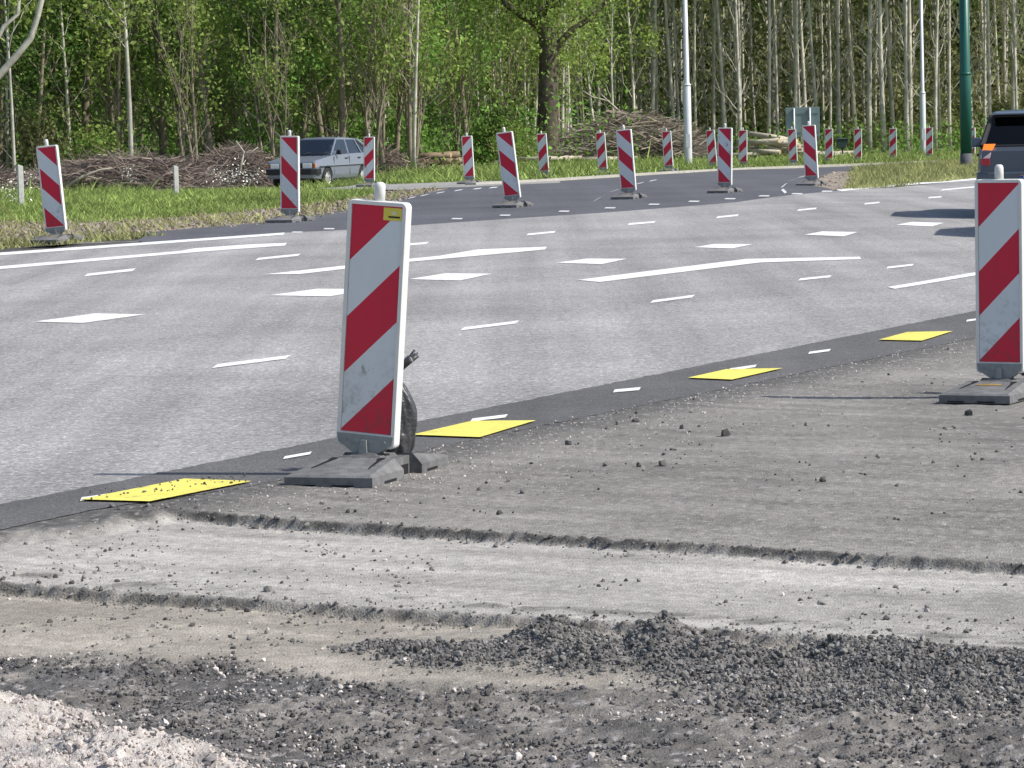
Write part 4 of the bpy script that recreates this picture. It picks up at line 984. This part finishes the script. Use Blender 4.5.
PROTO['poplar'] = [(tree_type('poplar_tree', 17, rng.uniform(.068, .112), 1.5, 19, 1.8, M['barkp'], M['leaf2'], 1300, .13, (.75, 1.25), rng.uniform(.1, .3), low=8.5, spread=.6), False) for _ in range(7)]
PROTO['slim'] = [(tree_type('woodland_tree', rng.uniform(10, 13), rng.uniform(.07, .13), 1.3, 24, 2.6, M['bark'], [M['leaf1'], M['leaf2'], M['leaf3']][k % 3], 3300, .085, (.4, 1.1), .35, low=2.0, spread=.5), False) for k in range(6)]
PROTO['multi'] = [(tree_type('hazel_tree', rng.uniform(6, 8), .075, 1.0, 12, 2.0, M['bark'], M['leaf2'], 900, .075, (.8, 1.3), .25, stems=4, low=1.5, spread=.45), False) for k in range(3)]
PROTO['pole'] = [(tree_type('thin_tree', rng.uniform(10, 13), rng.uniform(.045, .085), 1.5, 16, 1.8, M['barkp'] if k % 2 else M['bark'], M['leaf2'], 900, .085, (.7, 1.2), rng.uniform(.15, .5), low=2.0, spread=.5), False) for k in range(6)]
def bush_type(h, w, leafm, n, sz):
    root = empty('leafy_bush'); mb = MB(); tips = []
    for k in range(9): limb(mb, Vector((rng.uniform(-.15, .15) * w, rng.uniform(-.15, .15) * w, 0)), rng.uniform(0, 6.28), rng.uniform(.7, 1.4), h * rng.uniform(.6, 1.0), .03, 4, tips)
    mb.build('stems', M['twig'], root, fix=False)
    c = np.array([(rng.normal(0, w * .33), rng.normal(0, w * .33), h * rng.beta(1.6, 1.6)) for _ in range(n // 16)])
    c[:, :2] *= (1.15 - .75 * (c[:, 2:3] / h) ** 1.5)
    k = np.repeat(c, 16, 0) + rng.normal(0, .20, (len(c) * 16, 3)); k[:, 2] = np.abs(k[:, 2]) + .03
    link('foliage', leaves(k, sz, 'foliage'), root, [leafm]); return root
PROTO['bush'] = [(bush_type(rng.uniform(1.8, 3.0), rng.uniform(1.6, 2.4), M[l], 2400, .07), False) for l in ('leaf1', 'leaf2', 'leaf1', 'leaf3', 'leaf4')]

# poplar plantation on the right, planted in rows
LP = 'tall thin pale poplar of the plantation behind the road sign'
rows = 0
for r_ in range(8):
    d = 140 + r_ * 7.5
    u = 560 + rng.uniform(0, 10) if r_ < 4 else 540
    while u < 1130:
        dd = d + rng.normal(0, 1.1)
        uu = u + rng.normal(0, 5)
        if not (r_ < 1 and uu < 640):
            place('poplar', U(uu, dd, 120), dd, rng.uniform(.85, 1.15), rng.uniform(0, 6.28), LP, 'tree', 'poplars of the plantation')
        u += rng.uniform(9, 27) if r_ < 4 else rng.uniform(20, 46)
# mixed wood on the left
for k in range(84):
    d = 101 + 48 * rng.random() ** 1.3; u = rng.uniform(-110, 470)
    if 535 < u < 575 and d < 140: continue
    if d < 112 and u > 420: d += 22
    place('slim', U(u, d, 120), d, rng.uniform(.75, 1.2), rng.uniform(0, 6.28), 'leafy young woodland tree in the mixed wood behind the silver car', 'tree', 'trees of the mixed wood')
for k, (u, d) in enumerate([(196, 98), (275, 100), (383, 101), (412, 103), (330, 110), (455, 118), (118, 104), (500, 122), (50, 106), (240, 108)]):
    place('multi', U(u, d, 120), d, rng.uniform(.85, 1.15), rng.uniform(0, 6.28), 'many-stemmed grey hazel at the front edge of the mixed wood', 'tree', 'hazels at the wood edge')
for k in range(40):
    if k < 24: d = 97 + 22 * rng.random(); u = rng.uniform(-80, 520); d += 16 * (u > 400)
    else: d = 133 + 50 * rng.random(); u = rng.uniform(560, 1100)
    place('bush', U(u, d, 140), d, rng.uniform(.65, 1.2) * (1 if k < 24 else .85), rng.uniform(0, 6.28), 'green leafy bush growing under the trees at the wood edge', 'bush', 'bushes under the trees')
for k in range(95):
    d = 101 + 45 * rng.random(); u = rng.uniform(-60, 600) if k < 40 else rng.uniform(380, 640)
    if 528 < u < 580 and d < 130: d += 25
    if d < 124 and u > 420: d += 22
    place('pole', U(u, d, 120), d, rng.uniform(.8, 1.2), rng.uniform(0, 6.28), 'thin straight grey tree with few leaves in the wood left of the plantation', 'tree', 'thin trees of the wood')
# birches
for u, d, r_, lean, lab in ((14, 97, .055, .0, 'slim white birch trunk at the far left of the wood'), (131, 100, .085, -.035, 'taller white birch trunk above the left brushwood')):
    root = empty('birch_tree', label=lab, cat='tree'); mb = MB(); pts, rad = trunk(mb, 12, r_, .2, 8); tips = []
    for k in range(12): limb(mb, along(pts, rng.uniform(4, 11)), rng.uniform(0, 6.28), rng.uniform(.3, .9), 1.6, .022, 4, tips)
    mb.build('trunk', M['birch'], root, fix=False)
    tp = np.array([tuple(q) for q in tips])[rng.integers(0, len(tips), 900)] + rng.normal(0, .35, (900, 3))
    link('crown', leaves(tp, .1, 'crown'), root, [M['leaf2']])
    x = U(u, d, 170); root.location = (x, d, float(zg(x, d))); root.rotation_euler = (0, lean, 0)
# leaning birch whose pale limb arches into the upper left corner
d = 92.0; x0 = U(-45, d, 170); root = empty('leaning_birch', (x0, d, float(zg(x0, d))), label='pale curved birch limb arching into the upper left corner', cat='tree')
mb = MB(); sc_ = d / F
def rel(u, v): return Vector((U(u, d, v) - x0, 0, HC + ray(u, v)[2] * d - float(zg(x0, d))))
mb.tube([(0, 0, -.2), rel(-40, 130), rel(-18, 95), rel(2, 72), rel(18, 54), rel(31, 38), rel(38, 15), rel(44, -10), rel(62, -60), rel(70, -120)], [.15, .13, .11, .10, .095, .085, .08, .075, .06, .03], 8)
mb.tube([rel(-18, 95), rel(-8, 50), rel(4, 26), rel(18, 14), rel(22, -30)], [.08, .07, .06, .05, .03], 7)
mb.build('trunk', M['birch'], root, fix=False)
c = np.array([tuple(rel(rng.uniform(-60, 90), rng.uniform(-150, -10)) + Vector((0, rng.normal(0, .8), 0))) for _ in range(60)]).repeat(18, 0) + rng.normal(0, .3, (1080, 3))
link('crown', leaves(c, .1, 'crown'), root, [M['leaf2']])
# the thick oak
d = 119.0; x0 = U(549, d, 150); root = empty('oak_tree', (x0, d, float(zg(x0, d))), label='thick dark oak trunk with spreading limbs left of the brushwood heap', cat='tree')
mb = MB(); tips = []
def rel(u, v): return Vector((U(u, d, v) - x0, 0, HC + ray(u, v)[2] * d - float(zg(x0, d))))
mb.tube([(0, 0, -.3), (0, 0, .25), rel(548, 130), rel(548, 90), rel(549, 60), rel(548, 40), rel(540, 15), rel(530, -20), rel(525, -80), rel(528, -160)], [.6, .44, .38, .36, .36, .32, .26, .2, .14, .05], 14)
mb.tube([rel(550, 58), rel(560, 42), rel(572, 30), rel(590, 18), rel(615, -8), rel(640, -60)], [.15, .14, .12, .10, .08, .03], 9)
mb.tube([rel(546, 30), rel(525, 18), rel(500, 0), rel(470, -30)], [.16, .13, .10, .05], 8)
for k in range(26):
    b = rel(549, 40).lerp(rel(528, -160), rng.random()); limb(mb, b, rng.uniform(0, 6.28), rng.uniform(-.1, .8), rng.uniform(2.0, 4.5), .07, 5, tips)
mb.build('trunk', M['barkd'], root, fix=False)
tp = np.array([tuple(q) for q in tips]); tp = np.vstack([tp, [tuple(rel(rng.triangular(415, 530, 625), rng.triangular(-130, -20, 92)) + Vector((0, rng.normal(-.8, 1.3), 0))) for _ in range(420)]])
c = np.repeat(tp[rng.integers(0, len(tp), 560)], 18, 0); c = c + rng.normal(0, .27, c.shape)
link('crown', leaves(c, .08, 'crown'), root, [M['leaf5']])

# far mass of the wood behind everything, and the undergrowth
def mass(name, n, d0, d1, u0, u1, z1, sz, m, label, pw=1.0, clump=14, spread=.7):
    nc = n // clump; d = rng.uniform(d0, d1, nc); u = rng.uniform(u0, u1, nc)
    x = (u - 512) / F * d; z = zg(x, d) + z1 * rng.random(nc) ** pw
    c = np.repeat(np.stack([x, d, z], 1), clump, 0); c = c + rng.normal(0, spread, c.shape) * np.array([1, 1, .8]); c[:, 2] = np.maximum(c[:, 2], zg(c[:, 0], c[:, 1]) + .02)
    return tag(link(name, leaves(c, sz, name), None, [m]), label, kind='stuff')
mass('far_woodland', 90000, 196, 222, -330, 1330, 17, .55, M['leaf3'], 'dense far part of the wood closing the background', 1.0, spread=1.1)
mass('woodland_foliage', 42000, 150, 175, -240, 640, 13, .2, M['leaf3'], 'dark foliage deep inside the mixed wood', 1.0, spread=.9)
mass('plantation_undergrowth', 42000, 150, 194, 540, 1230, 8, .15, M['leaf4'], 'olive undergrowth between the poplars', 1.5)
mass('wood_undergrowth', 8000, 98, 145, -160, 640, 2.2, .085, M['leaf1'], 'low green undergrowth under the mixed wood', 1.6)
mass('edge_undergrowth', 6000, 126, 150, 660, 1160, 1.1, .08, M['leaf1'], 'low green plants along the front of the poplars', 1.7, spread=.35)

# grass
def in_poly(pts, x, y):
    c = np.zeros(len(x), bool); n = len(pts)
    for i in range(n):
        (x0, y0), (x1, y1) = pts[i], pts[i - 1]
        k = (y0 > y) != (y1 > y); c ^= k & (x < (x1 - x0) * (y - y0) / (y1 - y0 + 1e-12) + x0)
    return c
def grass(name, poly, dens, h, m, label, fn=zg, sp=0, wide=.012):
    pts = np.array([P(*q, fn=fn) for q in poly]); lo, hi = pts.min(0), pts.max(0); n = int(dens * np.prod(hi - lo)); n = min(n, 260000)
    q = rng.uniform(lo, hi, (n, 2)); q = q[in_poly(pts, q[:, 0], q[:, 1])]; q = q[fbm(q[:, 0], q[:, 1], .9, 4, 91 + sp) > .41]
    n = len(q); hh = h * rng.lognormal(0, .45, n) * (.35 + 1.3 * fbm(q[:, 0], q[:, 1], .8, 4, 95)); a = rng.uniform(0, 6.28, n); w = wide * rng.uniform(.7, 1.5, n)
    z = fn(q[:, 0], q[:, 1]) - .015; ln = rng.normal(0, .7, (n, 2)) * hh[:, None]
    v = np.stack([np.stack([q[:, 0] - w * np.cos(a), q[:, 1] - w * np.sin(a), z], 1), np.stack([q[:, 0] + w * np.cos(a), q[:, 1] + w * np.sin(a), z], 1), np.stack([q[:, 0] + ln[:, 0], q[:, 1] + ln[:, 1], z + hh], 1)], 1).reshape(-1, 3)
    return tag(link(name, np_mesh(name, v, np.arange(3 * n).reshape(-1, 3)), None, [m]), label, kind='stuff')
M['grass'] = mat('spring_grass', (.27, .35, .10), .7, .2, transl=.3, island=.5, var=.4, vscale=1.6); M['grassdry'] = mat('dry_grass', (.34, .35, .15), .8, .15, transl=.25, island=.4, var=.3, vscale=1.2)
grass('verge_grass', [(-80, 226), (0, 222), (60, 224), (150, 219), (240, 212), (300, 206), (352, 198), (385, 191), (330, 190.5), (250, 190), (150, 193), (0, 200), (-80, 206)], 560, .05, M['grass'], 'bright green grass on the verge below the silver car')
grass('road_edge_grass', [(-80, 254), (0, 248.5), (80, 242), (165, 236), (150, 233), (80, 236), (0, 241), (-80, 247)], 420, .05, M['grassdry'], 'thin grass between the edge line and the bare soil', sp=3)
grass('back_grass', [(-80, 206), (0, 200), (150, 194), (150, 190), (250, 184.5), (390, 184), (470, 181), (560, 179.5), (690, 171.5), (750, 168.5), (890, 163), (1060, 156), (1060, 152), (890, 156), (750, 160), (560, 166), (420, 172), (250, 176), (100, 182), (-80, 190)], 150, .13, M['grass'], 'rank green grass along the front of the wood', sp=5, wide=.02)
grass('island_grass', [(846, 189.5), (856, 190), (975, 179), (1080, 171), (1080, 161.5), (965, 163), (890, 165.8), (856, 169.5), (850, 178)], 330, .085, M['grassdry'], 'half dry grass of the island before the poplars', sp=7)

grass('straggling_grass', [(-60, 246), (60, 236), (150, 231), (250, 224), (330, 215), (400, 199), (440, 188), (352, 199), (240, 212), (150, 219), (0, 222)], 70, .07, M['grassdry'], 'sparse grass tufts on the bare soil of the verge', sp=9)
# cow parsley: white flower heads
M['flower'] = mat('white_blossom', (.72, .72, .66), .8, island=.3)
pts = []
for u0, u1, v0, v1, n in ((-20, 42, 178, 200, 34), (200, 262, 172, 186, 30), (120, 135, 182, 190, 4)):
    for _ in range(n):
        p = P(rng.uniform(u0, u1), rng.uniform(v0 + 10, v1 + 12), zg); h = rng.uniform(.2, .55)
        pts.append((p[0], p[1], float(zg(*p)) + h))
c = np.repeat(np.array(pts), 16, 0) + rng.normal(0, 1, (len(pts) * 16, 3)) * np.array([.11, .11, .08])
tag(link('cow_parsley', leaves(c, .022, 'cow_parsley'), None, [M['flower']]), 'white cow parsley flowering along the verge', kind='stuff')

# brushwood heaps
def brush(u, d, w, dp, h, n, m, label, thick=.016, L=1.2, flat=.35, mats2=None):
    thick *= .85
    x0 = U(u, d, 160); root = MB()
    for k in range(n):
        t_ = rng.uniform(-1, 1); q = rng.uniform(-1, 1); top = h * max(0, (1 - t_ * t_)) ** .6 * max(0, 1 - q * q) ** .5
        c_ = Vector((t_ * w, q * dp, top * rng.random() ** .5 * .96 + .03)); az = rng.normal(0, .55) + (math.pi if rng.random() < .5 else 0); el = rng.normal(0, flat)
        dr = Vector((math.cos(az) * math.cos(el), math.sin(az) * math.cos(el), math.sin(el))); l_ = L * rng.uniform(.35, 1.1); r_ = thick * rng.lognormal(0, .5)
        a = c_ - dr * l_ / 2; b = c_ + dr * l_ / 2; mid = c_ + Vector(rng.normal(0, .06, 3)); a.z = max(a.z, .01); b.z = max(b.z, .01)
        root.tube([a, mid, b], [r_, r_ * .8, r_ * .35], 4, 1 if rng.random() < .22 else 0, caps=False, smooth=False)
    o = root.build('brushwood_heap', [m, M['deadwood'] if mats2 is None else mats2], fix=False)
    o.location = (x0, d, float(zg(x0, d)) - .02); return tag(o, label, 'brushwood', 'heaps of cut brushwood')
brush(632, 119.5, 2.5, 1.4, 1.85, 3000, M['twig'], 'large grey heap of cut branches between the oak and the first white lamp post', .017, 1.5, .25)
brush(682, 122, 1.4, 1.2, 1.15, 900, M['twigp'], 'darker twig heap right behind the first white lamp post', .013, 1.2, .4, M['twig'])
brush(120, 92.5, 2.6, 1.4, 1.12, 2600, M['twigp'], 'wide purplish brushwood heap behind the left marker posts', .013, 1.4, .35, M['twig'])
brush(8, 95, 1.6, 1.2, .7, 700, M['twigp'], 'low purplish brushwood at the far left edge', .013, 1.4, .35, M['twig'])
brush(236, 98, 1.5, 1.1, 1.3, 1700, M['twigp'], 'rounded brushwood heap just left of the silver car', .012, 1.0, .5, M['twig'])
brush(345, 102, 2.6, 1.1, 1.2, 1400, M['twigp'], 'low brushwood behind the silver car', .012, 1.3, .5, M['twig'])
# bleached dead branches
def dead(pix, d, r_, label, side=()):
    x0 = U(pix[0][0], d, pix[0][1]); z0 = float(zg(x0, d)); mb = MB()
    f = lambda q: Vector((U(q[0], d, q[1]) - x0, 0, HC + ray(*q)[2] * d - z0))
    mb.tube([f(q) for q in pix], np.linspace(r_, r_ * .4, len(pix)), 6)
    for s_ in side: mb.tube([f(q) for q in s_], np.linspace(r_ * .6, r_ * .25, len(s_)), 5)
    o = mb.build('dead_branch', M['deadwood'], fix=False); o.location = (x0, d, z0); return tag(o, label, 'branch', 'bleached dead branches')
dead([(626, 140), (620, 112), (608, 101), (592, 97), (580, 89)], 121, .055, 'bleached dead branch rising out of the large grey heap', [[(608, 101), (600, 93)]])
dead([(238, 182), (241, 165), (244, 152), (236, 141)], 97, .05, 'forked white dead branch standing at the left of the silver car', [[(243, 154), (252, 152), (258, 147)], [(240, 168), (246, 160)]])
dead([(66, 187), (84, 176), (100, 170), (112, 168)], 91, .05, 'pale branch lying across the wide purplish heap', [[(84, 176), (96, 178)]])
dead([(296, 150), (275, 132), (256, 118), (246, 110)], 101, .04, 'thin grey branch leaning above the bonnet of the silver car')
dead([(558, 142), (570, 136), (579, 130)], 119.5, .06, 'thick cut branch end at the left shoulder of the large heap')

# felled logs
M['logcut'] = mat('cut_wood', (.50, .36, .20), .85, .1, var=.2, vscale=20); M['logbark'] = mat('log_bark', (.22, .17, .115), .9, .1, var=.35, vscale=8); M['logpale'] = mat('peeled_log', (.48, .43, .34), .85, .1, var=.25, vscale=5)
def log(p, az, L, r_, m, label, group, el=0.0):
    mb = MB(); n = 10; dr = Vector((math.cos(az) * math.cos(el), math.sin(az) * math.cos(el), math.sin(el))); a = -dr * L / 2; b = dr * L / 2
    mb.tube([a, Vector(rng.normal(0, .02, 3)), b], [r_, r_ * .97, r_ * .9], n)
    mb.m[-1] = 1; mb.m[-2] = 1
    o = mb.build('felled_log', [m, M['logcut']], fix=False); o.location = p; return tag(o, label, 'log', group)
for k in range(16):
    row, i = divmod(k, 6); d = 104.0 + rng.normal(0, .15); x = U(434, d, 160) + (i - 2.5 + row * .5) * .26 * (1 if row < 2 else 1) ; r_ = rng.uniform(.08, .12)
    log((x, d, float(zg(x, d)) + .10 + row * .18), R(rng.uniform(-25, 25)) if row != 1 else R(70 + rng.normal(0, 12)), rng.uniform(.7, 1.2), r_, M['logbark'], 'short sawn log of the stack beside the left small beacon', 'stacked sawn logs', rng.normal(0, .05))
for k in range(26):
    d = 127.0 + rng.normal(0, .5); u = rng.uniform(738, 800) if k < 20 else rng.uniform(800, 835); x = U(u, d, 155); hz_ = max(0, 1 - abs(u - 768) / 42) * .75
    log((x, d, float(zg(x, d)) + .10 + rng.random() * hz_), R(rng.normal(0, 22)), rng.uniform(.9, 2.4), rng.uniform(.05, .11), M['logpale'], 'pale felled log of the pile in front of the poplars', 'pile of pale felled logs', rng.normal(0, .12))
for k in range(7):
    d = 116.0 + rng.normal(0, .3); u = rng.uniform(512, 625); x = U(u, d, 165)
    log((x, d, float(zg(x, d)) + .10 + .1 * rng.random()), R(rng.normal(0, 10)), rng.uniform(1.4, 2.6), rng.uniform(.05, .09), M['logpale'], 'pale felled log lying in the grass at the foot of the large heap', 'logs at the foot of the heap', rng.normal(0, .05))

for lst in PROTO.values():
    for o, used in lst:
        if not used:
            for ch in KIDS.get(o.name, []): bpy.data.objects.remove(ch)
            bpy.data.objects.remove(o)

# ------------------------------------------------------------------ light
world = bpy.data.worlds.new('World'); scene.world = world; world.use_nodes = True
nt = world.node_tree; bg = nt.nodes['Background']; sky = nt.nodes.new('ShaderNodeTexSky'); sky.sky_type = 'NISHITA'; sky.sun_disc = False
AZ_, EL_ = R(-15), R(44)
sdir = Vector((math.cos(AZ_) * math.cos(EL_), math.sin(AZ_) * math.cos(EL_), math.sin(EL_)))
sky.sun_elevation = EL_; sky.sun_rotation = math.atan2(sdir.x, sdir.y); sky.air_density = 1.0; sky.dust_density = 1.5
nt.links.new(sky.outputs[0], bg.inputs[0]); bg.inputs[1].default_value = .15
sl = bpy.data.lights.new('sun', 'SUN'); sl.energy = 5.0; sl.angle = R(.53); sl.color = (1, .96, .89)
so = bpy.data.objects.new('sun', sl); C.objects.link(so); so.rotation_euler = (-sdir).to_track_quat('-Z', 'Y').to_euler(); so.location = (30, -10, 40)
scene.view_settings.view_transform = 'Standard'; scene.view_settings.look = 'None'; scene.view_settings.exposure = 0
scene.render.engine = 'CYCLES'; scene.cycles.use_denoising = True; scene.cycles.max_bounces = 6; scene.cycles.transparent_max_bounces = 8
scene.render.film_transparent = False
